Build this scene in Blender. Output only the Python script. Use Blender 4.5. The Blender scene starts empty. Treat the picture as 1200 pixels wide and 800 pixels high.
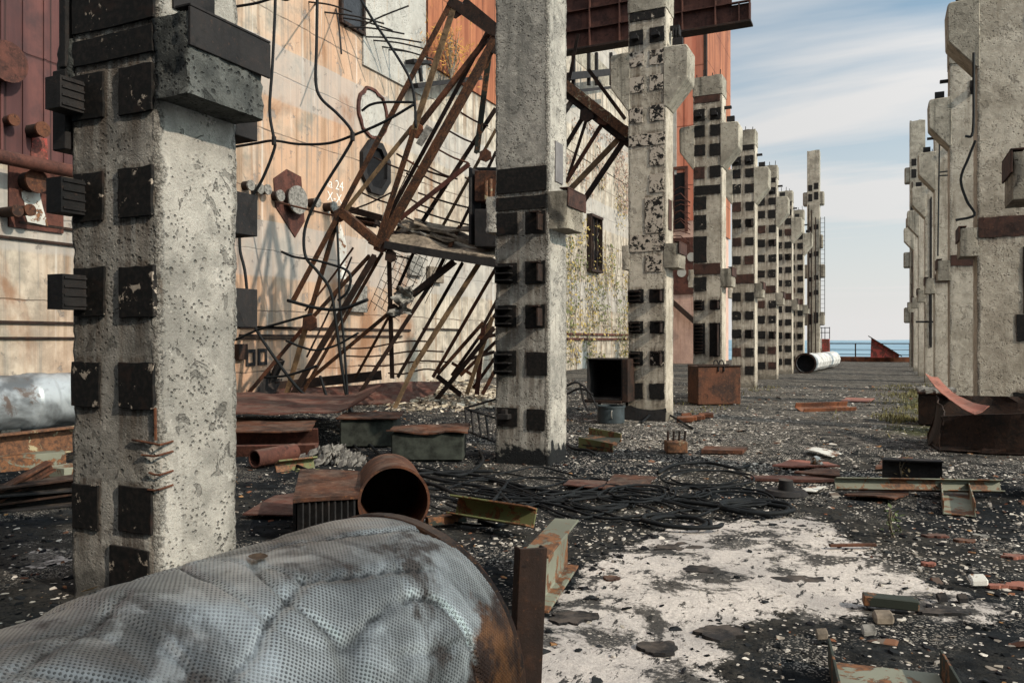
import bpy, math, random
import numpy as np
from mathutils import Vector, Matrix, noise as mn

random.seed(7)
RNG = np.random.default_rng(7)
SC = bpy.context.scene
COL = SC.collection

# ------------------------------------------------------------------ camera
H = 1.577                      # eye height
FPX = 933.0                    # focal length in photo pixels (1200 wide)
TH = math.atan(434.0 / FPX)    # street runs along +Y, camera turned to the left
ST, CT = math.sin(TH), math.cos(TH)
cam = bpy.data.cameras.new('camera')
cam.sensor_width = 36.0
cam.lens = FPX / 1200 * 36
cam.shift_y = -2 / 1200
cam.clip_start = 0.05
cam.clip_end = 60000
cam_o = bpy.data.objects.new('camera', cam)
COL.objects.link(cam_o)
cam_o.location = (0, 0, H)
cam_o.rotation_euler = (math.pi / 2, 0, TH)
SC.camera = cam_o

# ------------------------------------------------------------------ light
SUN_EL = math.radians(33)
SUN_AZ = math.atan2(0.96, -0.20)          # measured from +Y towards +X
sd = Vector((math.sin(SUN_AZ) * math.cos(SUN_EL), math.cos(SUN_AZ) * math.cos(SUN_EL), math.sin(SUN_EL)))
sun = bpy.data.lights.new('sun', 'SUN')
sun.energy = 4.0
sun.angle = math.radians(0.9)
sun.color = (1.0, 0.87, 0.71)
sun_o = bpy.data.objects.new('sun', sun)
COL.objects.link(sun_o)
sun_o.rotation_euler = sd.to_track_quat('Z', 'Y').to_euler()
sun_o.location = sd * 50

W = bpy.data.worlds.new('World')
SC.world = W
W.use_nodes = True
wt = W.node_tree
wt.nodes.clear()
def wn(t, **k):
    n = wt.nodes.new(t)
    for a, b in k.items(): setattr(n, a, b)
    return n
w_out = wn('ShaderNodeOutputWorld'); w_bg = wn('ShaderNodeBackground')
sky = wn('ShaderNodeTexSky', sky_type='NISHITA')
sky.sun_disc = False; sky.sun_elevation = SUN_EL; sky.sun_rotation = SUN_AZ
sky.air_density = 1.0; sky.dust_density = 1.2; sky.ozone_density = 2.0
w_bg.inputs['Strength'].default_value = 0.085
wtc = wn('ShaderNodeTexCoord')
wsep = wn('ShaderNodeSeparateXYZ'); wt.links.new(wtc.outputs['Generated'], wsep.inputs[0])
def wm(op, a, b=None, clamp=False):
    n = wn('ShaderNodeMath', operation=op); n.use_clamp = clamp
    for i, v in enumerate((a, b)):
        if v is None: continue
        if isinstance(v, (int, float)): n.inputs[i].default_value = v
        else: wt.links.new(v, n.inputs[i])
    return n.outputs[0]
wz = wm('ADD', wm('MAXIMUM', wsep.outputs[2], 0.0), 0.10)
wcx = wn('ShaderNodeCombineXYZ')
wt.links.new(wm('DIVIDE', wsep.outputs[0], wz), wcx.inputs[0])
wt.links.new(wm('DIVIDE', wsep.outputs[1], wz), wcx.inputs[1])
wmap = wn('ShaderNodeMapping'); wmap.inputs['Rotation'].default_value = (0, 0, 0.42)
wmap.inputs['Scale'].default_value = (0.42, 1.55, 1)
wt.links.new(wcx.outputs[0], wmap.inputs[0])
wno = wn('ShaderNodeTexNoise'); wno.inputs['Scale'].default_value = 0.68; wno.inputs['Detail'].default_value = 6
wno.inputs['Roughness'].default_value = 0.52; wno.inputs['Distortion'].default_value = 0.5
wt.links.new(wmap.outputs[0], wno.inputs['Vector'])
wr = wn('ShaderNodeMapRange'); wr.inputs[1].default_value = 0.40; wr.inputs[2].default_value = 0.60
wr.inputs[3].default_value = 0.22; wr.inputs[4].default_value = 0.95
wt.links.new(wno.outputs[0], wr.inputs[0])
wh = wn('ShaderNodeMapRange'); wh.inputs[1].default_value = 0.02; wh.inputs[2].default_value = 0.44
wh.inputs[3].default_value = 1.0; wh.inputs[4].default_value = 0.0
wt.links.new(wsep.outputs[2], wh.inputs[0])
wfac = wm('MAXIMUM', wr.outputs[0], wh.outputs[0])
wcl = wn('ShaderNodeMix', data_type='RGBA')
wcl.inputs[6].default_value = (1, 1, 1, 1); wcl.inputs[7].default_value = (8.4, 8.25, 8.1, 1)
wtint = wn('ShaderNodeMix', data_type='RGBA', blend_type='MULTIPLY'); wtint.inputs[0].default_value = 1.0
wtint.inputs[7].default_value = (1.05, 1.50, 1.42, 1)          # the photograph's blue leans to teal
wt.links.new(sky.outputs[0], wtint.inputs[6])
wt.links.new(wfac, wcl.inputs[0]); wt.links.new(wtint.outputs[2], wcl.inputs[6])
wdot = wn('ShaderNodeVectorMath', operation='DOT_PRODUCT'); wt.links.new(wtc.outputs['Generated'], wdot.inputs[0]); wdot.inputs[1].default_value = sd
wglow = wm('ADD', 1.0, wm('MULTIPLY', wm('POWER', wm('MAXIMUM', wm('MULTIPLY', wm('ADD', wdot.outputs[1], 0.25), 0.8), 0.0), 2.0), 2.0))   # thin cloud is brighter towards the sun
wbr = wn('ShaderNodeVectorMath', operation='SCALE'); wt.links.new(wcl.outputs[2], wbr.inputs[0]); wt.links.new(wglow, wbr.inputs['Scale'])
wt.links.new(wbr.outputs[0], w_bg.inputs['Color'])
wt.links.new(w_bg.outputs[0], w_out.inputs[0])

SC.view_settings.view_transform = 'Standard'
SC.view_settings.look = 'None'
SC.view_settings.exposure = 0.10
SC.view_settings.gamma = 1.0
SC.render.engine = 'CYCLES'
SC.cycles.max_bounces = 5
SC.cycles.diffuse_bounces = 2
SC.cycles.use_denoising = True

# ------------------------------------------------------------------ projection helpers (photo pixel -> place in the world)
def ray(px):
    u = (px - 600) / FPX
    return -ST + u * CT, CT + u * ST
def P(px, py, d):
    rx, ry = ray(px)
    return Vector((rx * d, ry * d, H + (398 - py) * d / FPX))
def G(px, py, z=0.0):
    d = FPX * (H - z) / (py - 398)
    rx, ry = ray(px)
    return Vector((rx * d, ry * d, z))
def onX(px, py, X): return P(px, py, X / ray(px)[0])
def onY(px, py, Y): return P(px, py, Y / ray(px)[1])
def TF(px, py, off=0.0):          # plane of the fallen truss
    rx, ry = ray(px)
    return P(px, py, (14.9 + off + 0.15 * 12.7) / (ry - 0.15 * rx))

# ------------------------------------------------------------------ objects
def tag(o, label=None, cat=None, group=None, kind=None):
    if label: o['label'] = label
    if cat: o['category'] = cat
    if group: o['group'] = group
    if kind: o['kind'] = kind
    return o
def empty(name, loc, label, cat, group=None):
    o = bpy.data.objects.new(name, None); COL.objects.link(o)
    o.empty_display_size = 0.2
    o.location = loc
    return tag(o, label, cat, group)

def V(*a): return Vector(a)
def frame(d, up=None):
    d = Vector(d).normalized()
    up = Vector(up) if up is not None else Vector((0, 0, 1))
    if abs(d.dot(up)) > 0.98: up = Vector((1, 0, 0))
    s = d.cross(up).normalized(); u = s.cross(d).normalized()
    return d, s, u

class MB:
    def __init__(self): self.v = []; self.f = []
    def add(self, vs, fs):
        n = len(self.v); self.v += [tuple(p) for p in vs]; self.f += [tuple(i + n for i in f) for f in fs]; return self
    def box(self, lo, hi):
        (a, b, c), (d, e, f) = lo, hi
        return self.add([(a,b,c),(d,b,c),(d,e,c),(a,e,c),(a,b,f),(d,b,f),(d,e,f),(a,e,f)],
                        [(0,3,2,1),(4,5,6,7),(0,1,5,4),(1,2,6,5),(2,3,7,6),(3,0,4,7)])
    def obox(self, c, ax, ay, az):
        c = Vector(c); vs = []
        for k in (-1, 1):
            for i, j in ((-1,-1),(1,-1),(1,1),(-1,1)): vs.append(c + Vector(ax)*i + Vector(ay)*j + Vector(az)*k)
        return self.add(vs, [(0,3,2,1),(4,5,6,7),(0,1,5,4),(1,2,6,5),(2,3,7,6),(3,0,4,7)])
    def prof(self, p, q, poly, up=None, cap=True):
        """extrude a 2D outline (side, up) from p to q"""
        p, q = Vector(p), Vector(q); d, s, u = frame(q - p, up); n = len(poly)
        vs = [p + s*a + u*b for a, b in poly] + [q + s*a + u*b for a, b in poly]
        fs = [(i, (i+1) % n, n + (i+1) % n, n + i) for i in range(n)]
        if cap: fs += [tuple(reversed(range(n))), tuple(range(n, 2*n))]
        return self.add(vs, fs)
    def bar(self, p, q, w, h=None, up=None):
        h = h or w
        return self.prof(p, q, [(-w/2,-h/2),(w/2,-h/2),(w/2,h/2),(-w/2,h/2)], up)
    def angle(self, p, q, w, t=0.012, up=None, flip=1):
        a = w/2; f = flip
        poly = [(-a*f,-a),(a*f,-a),(a*f,-a+t),((-a+t)*f,-a+t),((-a+t)*f,a),(-a*f,a)]
        return self.prof(p, q, poly if f > 0 else poly[::-1], up)
    def ibeam(self, p, q, w, h, t=0.014, up=None):
        a, b = w/2, h/2
        return self.prof(p, q, [(-a,-b),(a,-b),(a,-b+t),(t/2,-b+t),(t/2,b-t),(a,b-t),(a,b),(-a,b),(-a,b-t),(-t/2,b-t),(-t/2,-b+t),(-a,-b+t)], up)
    def channel(self, p, q, w, h, t=0.014, up=None):
        """U opening upwards"""
        a, b = w/2, h
        return self.prof(p, q, [(-a,0),(a,0),(a,b),(a-t,b),(a-t,t),(-a+t,t),(-a+t,b),(-a,b)], up)
    def tube(self, pts, r, n=7, cap=True):
        pts = [Vector(p) for p in pts]; m = len(pts)
        rs = r if isinstance(r, (list, tuple)) else [r] * m
        vs = []; t0 = (pts[1] - pts[0]).normalized(); _, s, u = frame(t0)
        for i, p in enumerate(pts):
            t = (pts[min(i+1, m-1)] - pts[max(i-1, 0)])
            t = t.normalized() if t.length > 1e-9 else t0
            s = (s - t * s.dot(t)).normalized(); u = s.cross(t)
            for k in range(n):
                a = 2*math.pi*k/n
                vs.append(p + (s*math.cos(a) + u*math.sin(a)) * rs[i])
        fs = [(i*n+k, i*n+(k+1) % n, (i+1)*n+(k+1) % n, (i+1)*n+k) for i in range(m-1) for k in range(n)]
        if cap: fs += [tuple(reversed(range(n))), tuple(range((m-1)*n, m*n))]
        return self.add(vs, fs)
    def cyl(self, p, q, r, n=20, r2=None): return self.tube([p, q], [r, r if r2 is None else r2], n)
    def pipe(self, p, q, ro, ri, n=28):
        p, q = Vector(p), Vector(q); d, s, u = frame(q - p); vs = []
        for c, r in ((p, ro), (q, ro), (q, ri), (p, ri)):
            for k in range(n):
                a = 2*math.pi*k/n; vs.append(c + (s*math.cos(a) + u*math.sin(a))*r)
        fs = []
        for b in range(4):
            for k in range(n):
                fs.append((b*n+k, b*n+(k+1) % n, ((b+1) % 4)*n+(k+1) % n, ((b+1) % 4)*n+k))
        return self.add(vs, fs)
    def prism(self, pts, off):
        """closed polygon pts (3D) pushed along off"""
        off = Vector(off); n = len(pts); pts = [Vector(p) for p in pts]
        vs = pts + [p + off for p in pts]
        fs = [tuple(reversed(range(n))), tuple(range(n, 2*n))] + [(i, (i+1) % n, n+(i+1) % n, n+i) for i in range(n)]
        return self.add(vs, fs)
    def sheet(self, p00, p10, p11, p01, t=0.008, amp=0.0, nu=10, nv=10, fq=2.0, seed=0.0, curl=None):
        """a bent plate: bilinear grid with noise, real thickness"""
        p00, p10, p11, p01 = map(Vector, (p00, p10, p11, p01))
        nrm = (p10 - p00).cross(p01 - p00).normalized(); top = []
        for j in range(nv+1):
            for i in range(nu+1):
                a, b = i/nu, j/nv
                p = p00*(1-a)*(1-b) + p10*a*(1-b) + p11*a*b + p01*(1-a)*b
                if amp:
                    p = p + nrm * amp * mn.noise(p*fq + V(seed, seed*1.7, 3.1))
                    if i in (0, nu) or j in (0, nv):
                        p = p + V(mn.noise(p*9), mn.noise(p*9+V(5,5,5)), 0) * amp * 0.5
                if curl: p = p + curl(a, b)
                top.append(p)
        bot = [p - nrm*t for p in top]; w = nu+1; N = len(top); fs = []
        for j in range(nv):
            for i in range(nu):
                k = j*w+i; fs.append((k, k+1, k+w+1, k+w)); fs.append((N+k, N+k+w, N+k+w+1, N+k+1))
        for i in range(nu):
            k = i; fs.append((k, N+k, N+k+1, k+1)); k = nv*w+i; fs.append((k, k+1, N+k+1, N+k))
        for j in range(nv):
            k = j*w; fs.append((k, k+w, N+k+w, N+k)); k = j*w+nu; fs.append((k, N+k, N+k+w, k+w))
        return self.add(top + bot, fs)
    def build(self, name, mat, parent=None, smooth=False, bevel=0.0, world=True):
        vs = self.v
        if parent is not None and world:
            L = parent.location
            q = parent.parent
            L = Vector(L)
            while q is not None: L = L + q.location; q = q.parent
            vs = [(x-L.x, y-L.y, z-L.z) for x, y, z in vs]
        me = bpy.data.meshes.new(name); me.from_pydata(vs, [], self.f); me.update()
        if smooth:
            me.polygons.foreach_set('use_smooth', [True]*len(me.polygons))
            if smooth != 'all': me.set_sharp_from_angle(angle=math.radians(40))
        me.materials.append(mat)
        o = bpy.data.objects.new(name, me); COL.objects.link(o)
        if parent is not None: o.parent = parent
        if bevel:
            b = o.modifiers.new('bevel', 'BEVEL'); b.width = bevel; b.segments = 1; b.limit_method = 'ANGLE'
        return o
    def thing(self, name, mat, label, cat, group=None, kind=None, smooth=False, bevel=0.0):
        """a top-level object that is one mesh, its origin at its base"""
        a = np.array(self.v); c = Vector((float((a[:,0].min()+a[:,0].max())/2), float((a[:,1].min()+a[:,1].max())/2), float(a[:,2].min())))
        self.v = [(x-c.x, y-c.y, z-c.z) for x, y, z in self.v]
        o = self.build(name, mat, None, smooth, bevel); o.location = c
        return tag(o, label, cat, group, kind)

def wrap(o): return o

def spline(pts, n=8):
    """Catmull-Rom through points"""
    pts = [Vector(p) for p in pts]
    out = []; P0 = [pts[0]*2 - pts[1]] + pts + [pts[-1]*2 - pts[-2]]
    for i in range(1, len(P0)-2):
        a, b, c, d = P0[i-1], P0[i], P0[i+1], P0[i+2]
        for k in range(n):
            t = k/n
            out.append(0.5*((2*b) + (c-a)*t + (2*a-5*b+4*c-d)*t*t + (3*b-a-3*c+d)*t**3))
    out.append(pts[-1]); return out

# ------------------------------------------------------------------ materials
class NT:
    def __init__(self, name):
        self.m = bpy.data.materials.new(name); self.m.use_nodes = True
        self.t = self.m.node_tree; self.t.nodes.clear()
        self.out = self.n('ShaderNodeOutputMaterial'); self.b = self.n('ShaderNodeBsdfPrincipled')
        self.t.links.new(self.b.outputs[0], self.out.inputs[0])
        self._co = None
    def n(self, t, **k):
        x = self.t.nodes.new(t)
        for a, b in k.items(): setattr(x, a, b)
        return x
    def put(self, sock, v):
        if v is None: return
        if isinstance(v, (int, float)):
            sock.default_value = v
        elif isinstance(v, (tuple, list)):
            v = tuple(v)
            if len(sock.default_value) == 4 and len(v) == 3: v = v + (1,)
            sock.default_value = v
        else: self.t.links.new(v, sock)
    def co(self):
        if self._co is None:
            tc = self.n('ShaderNodeTexCoord'); oi = self.n('ShaderNodeObjectInfo')
            s = self.math('MULTIPLY', oi.outputs['Random'], 37.0)
            a = self.n('ShaderNodeVectorMath', operation='ADD')
            self.t.links.new(tc.outputs['Object'], a.inputs[0]); self.t.links.new(s, a.inputs[1])
            self._co = a.outputs[0]
        return self._co
    def pos(self):
        return self.n('ShaderNodeNewGeometry').outputs['Position']
    def scale(self, v, s):
        m = self.n('ShaderNodeMapping'); m.inputs['Scale'].default_value = s; self.put(m.inputs[0], v); return m.outputs[0]
    def noise(self, s, det=4, vec=None, rough=0.55, dist=0.0):
        x = self.n('ShaderNodeTexNoise'); x.inputs['Scale'].default_value = s; x.inputs['Detail'].default_value = det
        x.inputs['Roughness'].default_value = rough; x.inputs['Distortion'].default_value = dist
        self.put(x.inputs['Vector'], vec or self.co()); return x.outputs[0]
    def voro(self, s, vec=None, feature='F1', out='Distance', rnd=1.0):
        x = self.n('ShaderNodeTexVoronoi', feature=feature); x.inputs['Scale'].default_value = s
        x.inputs['Randomness'].default_value = rnd
        self.put(x.inputs['Vector'], vec or self.co()); return x.outputs[out]
    def math(self, op, a, b=None, c=None, clamp=False):
        x = self.n('ShaderNodeMath', operation=op); x.use_clamp = clamp
        for i, v in enumerate((a, b, c)): self.put(x.inputs[i], v)
        return x.outputs[0]
    def rng(self, v, a, b, c=0.0, d=1.0, smooth=True):
        x = self.n('ShaderNodeMapRange', interpolation_type='SMOOTHSTEP' if smooth else 'LINEAR')
        for i, q in enumerate((v, a, b, c, d)): self.put(x.inputs[i], q)
        return x.outputs[0]
    def mix(self, f, a, b, mode='MIX'):
        x = self.n('ShaderNodeMix', data_type='RGBA', blend_type=mode)
        self.put(x.inputs[0], f); self.put(x.inputs[6], a); self.put(x.inputs[7], b); return x.outputs[2]
    def xyz(self, v):
        x = self.n('ShaderNodeSeparateXYZ'); self.put(x.inputs[0], v); return x.outputs
    def bump(self, h, s=0.5, d=0.01):
        x = self.n('ShaderNodeBump'); x.inputs['Strength'].default_value = s; x.inputs['Distance'].default_value = d
        self.put(x.inputs['Height'], h); self.put(self.b.inputs['Normal'], x.outputs[0])
    def attr(self, name):
        return self.n('ShaderNodeAttribute', attribute_name=name).outputs['Fac']
    def done(self, col, rough=0.85, metal=0.0, spec=0.3):
        self.put(self.b.inputs['Base Color'], col); self.put(self.b.inputs['Roughness'], rough)
        self.put(self.b.inputs['Metallic'], metal); self.b.inputs['Specular IOR Level'].default_value = spec
        return self.m

def m_concrete(name, light, dark, pit=1.0, streak=0.6, stain=(0.10,0.075,0.05), s=1.0, tar=False):
    t = NT(name); co = t.co()
    big = t.noise(1.3*s, 5); med = t.noise(7*s, 6, rough=0.65); fine = t.noise(60*s, 4, rough=0.7)
    f = t.math('ADD', t.math('MULTIPLY', big, 0.55), t.math('MULTIPLY', med, 0.45))
    col = t.mix(t.rng(f, 0.36, 0.64), dark, light)
    st = t.noise(1.0, 5, t.scale(co, (5, 5, 0.35)), rough=0.6)
    col = t.mix(t.math('MULTIPLY', t.rng(st, 0.52, 0.75), streak), col, stain)
    col = t.mix(t.math('MULTIPLY', t.rng(fine, 0.45, 0.75), 0.35), col, dark)
    # pits and blown patches
    sp = t.noise(95*s, 3, rough=0.8)
    col = t.mix(t.math('MULTIPLY', t.rng(sp, 0.56, 0.70), 0.55), col, tuple(c*0.45 for c in dark))
    pv = t.voro(30*s); pm = t.rng(t.noise(3.1*s, 3), 0.42, 0.60)
    small = t.math('MULTIPLY', t.rng(pv, 0.34, 0.16), pm)
    pv2 = t.voro(13*s); pm2 = t.rng(t.noise(2.3*s, 3), 0.50, 0.64)
    small = t.math('MAXIMUM', small, t.math('MULTIPLY', t.rng(pv2, 0.26, 0.14), pm2))
    pn = t.noise(6.5*s, 8, rough=0.66, dist=0.7)
    pb = t.rng(pn, 0.605, 0.635)
    pits = t.math('MAXIMUM', small, t.math('MULTIPLY', pb, 0.75))
    col = t.mix(t.math('MULTIPLY', pits, 0.8*pit), col, tuple(c*0.36 for c in dark))
    lt = t.rng(t.noise(11*s, 6, rough=0.7), 0.60, 0.68)
    col = t.mix(t.math('MULTIPLY', lt, 0.5), col, tuple(min(0.8, c*1.35) for c in light))
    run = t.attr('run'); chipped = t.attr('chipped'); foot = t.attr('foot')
    rn = t.noise(1.0, 5, t.scale(co, (14, 14, 1.2)), rough=0.65)
    col = t.mix(t.math('MULTIPLY', t.math('MULTIPLY', run, t.rng(rn, 0.36, 0.60)), 0.75), col, (0.075,0.050,0.034))
    agg = t.noise(48*s, 5, rough=0.75)
    cf = t.rng(t.math('ADD', chipped, t.math('MULTIPLY', t.math('SUBTRACT', med, 0.5), 1.5)), 0.42, 0.62)
    col = t.mix(t.math('MULTIPLY', cf, 0.75), col, t.mix(t.rng(agg, 0.40, 0.62), tuple(c*0.35 for c in dark), tuple(c*0.95 for c in light)))
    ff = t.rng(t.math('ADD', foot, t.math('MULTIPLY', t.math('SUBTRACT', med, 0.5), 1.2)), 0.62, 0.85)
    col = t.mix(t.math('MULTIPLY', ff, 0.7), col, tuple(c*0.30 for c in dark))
    h = t.math('SUBTRACT', t.math('ADD', t.math('ADD', t.math('MULTIPLY', med, 0.8), t.math('MULTIPLY', t.math('MULTIPLY', cf, agg), 1.2)), t.math('ADD', t.math('MULTIPLY', fine, 0.45), t.math('MULTIPLY', sp, 0.2))), t.math('MULTIPLY', pits, 1.1*pit))
    if tar:
        z = t.xyz(t.pos())[2]
        k = t.math('ADD', z, t.math('MULTIPLY', t.noise(5.0, 5), -0.75))
        col = t.mix(t.rng(k, -0.16, -0.22), col, (0.012, 0.013, 0.014))
    t.bump(h, 0.95, 0.022)
    return t.done(col, 0.92, 0, 0.2)

def m_rust(name, a=(0.045,0.022,0.015), b=(0.16,0.055,0.024), c=(0.33,0.13,0.045), amt=0.5, rough=0.8, s=1.0, drip=0.4):
    t = NT(name); co = t.co()
    n1 = t.noise(2.2*s, 6, rough=0.65, dist=0.4); n2 = t.noise(16*s, 6, rough=0.7)
    col = t.mix(t.rng(n1, 0.36, 0.62), a, b)
    col = t.mix(t.math('MULTIPLY', t.rng(n2, 0.5, 0.72), amt), col, c)
    st = t.noise(2.0*s, 4, t.scale(co, (6, 6, 0.5)))
    col = t.mix(t.math('MULTIPLY', t.rng(st, 0.5, 0.7), drip), col, tuple(x*0.5 for x in a))
    n4 = t.noise(5.5*s, 7, rough=0.72, dist=0.6)
    col = t.mix(t.math('MULTIPLY', t.rng(n4, 0.54, 0.62), 0.7), col, tuple(x*0.45 for x in a))
    sp = t.rng(t.noise(34*s, 4, rough=0.7), 0.60, 0.68)
    col = t.mix(t.math('MULTIPLY', sp, 0.55), col, tuple(min(.6, x*1.15) for x in c))
    nz = t.xyz(t.n('ShaderNodeNewGeometry').outputs['Normal'])[2]       # dust settles on what faces up
    du = t.math('MULTIPLY', t.rng(nz, 0.75, 0.98), t.rng(t.noise(4.0, 6, rough=0.7), 0.42, 0.62))
    col = t.mix(t.math('MULTIPLY', du, 0.35), col, (0.17,0.135,0.11))
    t.bump(t.math('ADD', n1, t.math('ADD', t.math('MULTIPLY', n2, 0.6), t.math('MULTIPLY', n4, 0.6))), 0.55, 0.014)
    return t.done(col, rough, 0.0, 0.25)

def m_paint(name, paint, rust_a=(0.05,0.028,0.018), rust_b=(0.2,0.085,0.035), amt=0.5, s=1.0):
    t = NT(name)
    n1 = t.noise(3.5*s, 7, rough=0.66, dist=0.5); n2 = t.noise(22*s, 5, rough=0.7); n3 = t.noise(1.1*s, 3)
    col = t.mix(t.rng(n3, 0.35, 0.7), paint, tuple(x*0.6 for x in paint))
    r = t.mix(t.rng(n2, 0.35, 0.65), rust_a, rust_b)
    f = t.rng(t.math('ADD', n1, t.math('MULTIPLY', n2, 0.25)), 0.73-amt*0.25, 0.77-amt*0.25)
    col = t.mix(f, col, r)
    t.bump(t.math('SUBTRACT', t.math('MULTIPLY', n2, 0.4), f), 0.4, 0.006)
    return t.done(col, 0.7, 0, 0.35)

def m_plain(name, col, rough=0.8, var=0.3, s=8.0, metal=0.0):
    t = NT(name); n = t.noise(s, 5, rough=0.65)
    c = t.mix(t.rng(n, 0.3, 0.7), tuple(x*(1-var) for x in col), tuple(min(1, x*(1+var)) for x in col))
    t.bump(n, 0.35, 0.01)
    return t.done(c, rough, metal, 0.15 if col[0] < 0.02 else 0.3)

M = {}
M['conc_near'] = m_concrete('concrete_near', (0.43,0.405,0.365), (0.21,0.20,0.18), 0.8, 0.55, stain=(0.12,0.115,0.10))
M['conc_second'] = m_concrete('concrete_second', (0.47,0.44,0.39), (0.21,0.20,0.18), 0.8, 0.65, stain=(0.10,0.10,0.09), tar=True)
M['conc'] = m_concrete('concrete_row', (0.55,0.49,0.405), (0.31,0.27,0.215), 0.75, 0.65, stain=(0.17,0.135,0.095))
M['conc_head'] = m_concrete('concrete_head', (0.45,0.405,0.33), (0.23,0.205,0.165), 0.7, 0.85, stain=(0.075,0.07,0.055))
M['conc_cap'] = m_concrete('concrete_cap', (0.36,0.325,0.265), (0.17,0.15,0.12), 0.7, 0.8, stain=(0.06,0.055,0.045))
M['conc_dark'] = m_concrete('concrete_dark', (0.12,0.125,0.118), (0.03,0.033,0.033), 0.8, 0.6, stain=(0.02,0.02,0.02))
M['rust'] = m_rust('rust', (0.030,0.016,0.012), (0.095,0.036,0.019), (0.20,0.082,0.035), 0.45)
M['rust_red'] = m_rust('rust_red', (0.045,0.019,0.015), (0.095,0.035,0.025), (0.15,0.058,0.038), 0.45)
M['rust_dark'] = m_rust('rust_dark', (0.012,0.009,0.008), (0.032,0.017,0.012), (0.085,0.036,0.018), 0.4)
M['rust_pink'] = m_rust('rust_pink', (0.22,0.085,0.06), (0.28,0.11,0.08), (0.18,0.065,0.045), 0.4, drip=0.15)
M['rust_bright'] = m_rust('rust_bright', (0.06,0.024,0.014), (0.17,0.058,0.026), (0.27,0.11,0.045), 0.5)
M['truss_steel'] = m_rust('truss_steel', (0.016,0.011,0.009), (0.075,0.031,0.015), (0.24,0.105,0.045), 0.7, s=1.6)
M['truss_tan'] = m_rust('truss_tan', (0.09,0.06,0.035), (0.20,0.13,0.07), (0.10,0.045,0.02), 0.5, s=1.6)
M['girder'] = m_rust('girder', (0.038,0.016,0.013), (0.075,0.030,0.022), (0.11,0.042,0.028), 0.4)
M['black_steel'] = m_rust('black_steel', (0.010,0.010,0.011), (0.020,0.018,0.018), (0.05,0.03,0.022), 0.2)
M['cable'] = m_plain('cable_rubber', (0.008,0.0095,0.011), 0.65)
M['green'] = m_paint('green_paint', (0.17,0.18,0.075), amt=0.4)
M['mossy_black'] = m_plain('mossy_black', (0.026,0.030,0.025), 0.9, 0.6, 7)
M['pale_green'] = m_paint('pale_green_paint', (0.21,0.215,0.165), amt=0.4)
M['dark_green'] = m_paint('dark_green_paint', (0.028,0.034,0.026), amt=0.25)
M['cream'] = m_paint('cream_paint', (0.34,0.29,0.18), (0.05,0.025,0.015), (0.17,0.075,0.035), amt=0.8)
M['white_paint'] = m_paint('white_paint', (0.62,0.60,0.55), amt=0.3)
M['red_paint'] = m_paint('red_paint', (0.36,0.06,0.045), (0.06,0.02,0.015), (0.17,0.045,0.03), amt=0.6)
M['grey_metal'] = m_plain('grey_metal', (0.15,0.14,0.14), 0.6, 0.25, 4)
M['pot'] = m_plain('pot_metal', (0.035,0.045,0.05), 0.45, 0.3, 5)
M['slat'] = m_plain('rubble_grey', (0.17,0.16,0.145), 0.9, 0.6, 12)
M['wood'] = m_plain('old_wood', (0.16,0.13,0.10), 0.9, 0.5, 9)

def m_plate(name, peel):
    t = NT(name)
    n1 = t.noise(9, 7, rough=0.7, dist=0.3); n2 = t.noise(30, 4)
    col = t.mix(t.rng(n2, 0.4, 0.7), (0.007,0.007,0.007), (0.020,0.016,0.014))
    f = t.rng(n1, 0.70-peel, 0.74-peel)
    col = t.mix(f, col, (0.40,0.34,0.28))
    rr = t.rng(t.noise(5, 5), 0.6, 0.7)
    col = t.mix(t.math('MULTIPLY', rr, 0.6), col, (0.028,0.016,0.012))
    t.bump(t.math('ADD', t.math('MULTIPLY', f, 0.6), n2), 0.4, 0.006)
    return t.done(col, 0.8, 0, 0.2)
M['plate'] = m_plate('plate_black', 0.0)  # black of the steel plates, and of the shade painted in place of recesses
M['plate_scratch'] = m_plate('plate_scratched', 0.10)
M['plate_peel'] = m_plate('plate_peeling', 0.24)
M['plate_rust'] = m_rust('plate_rust', (0.028,0.016,0.013), (0.065,0.030,0.022), (0.12,0.05,0.03), 0.4)

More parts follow.
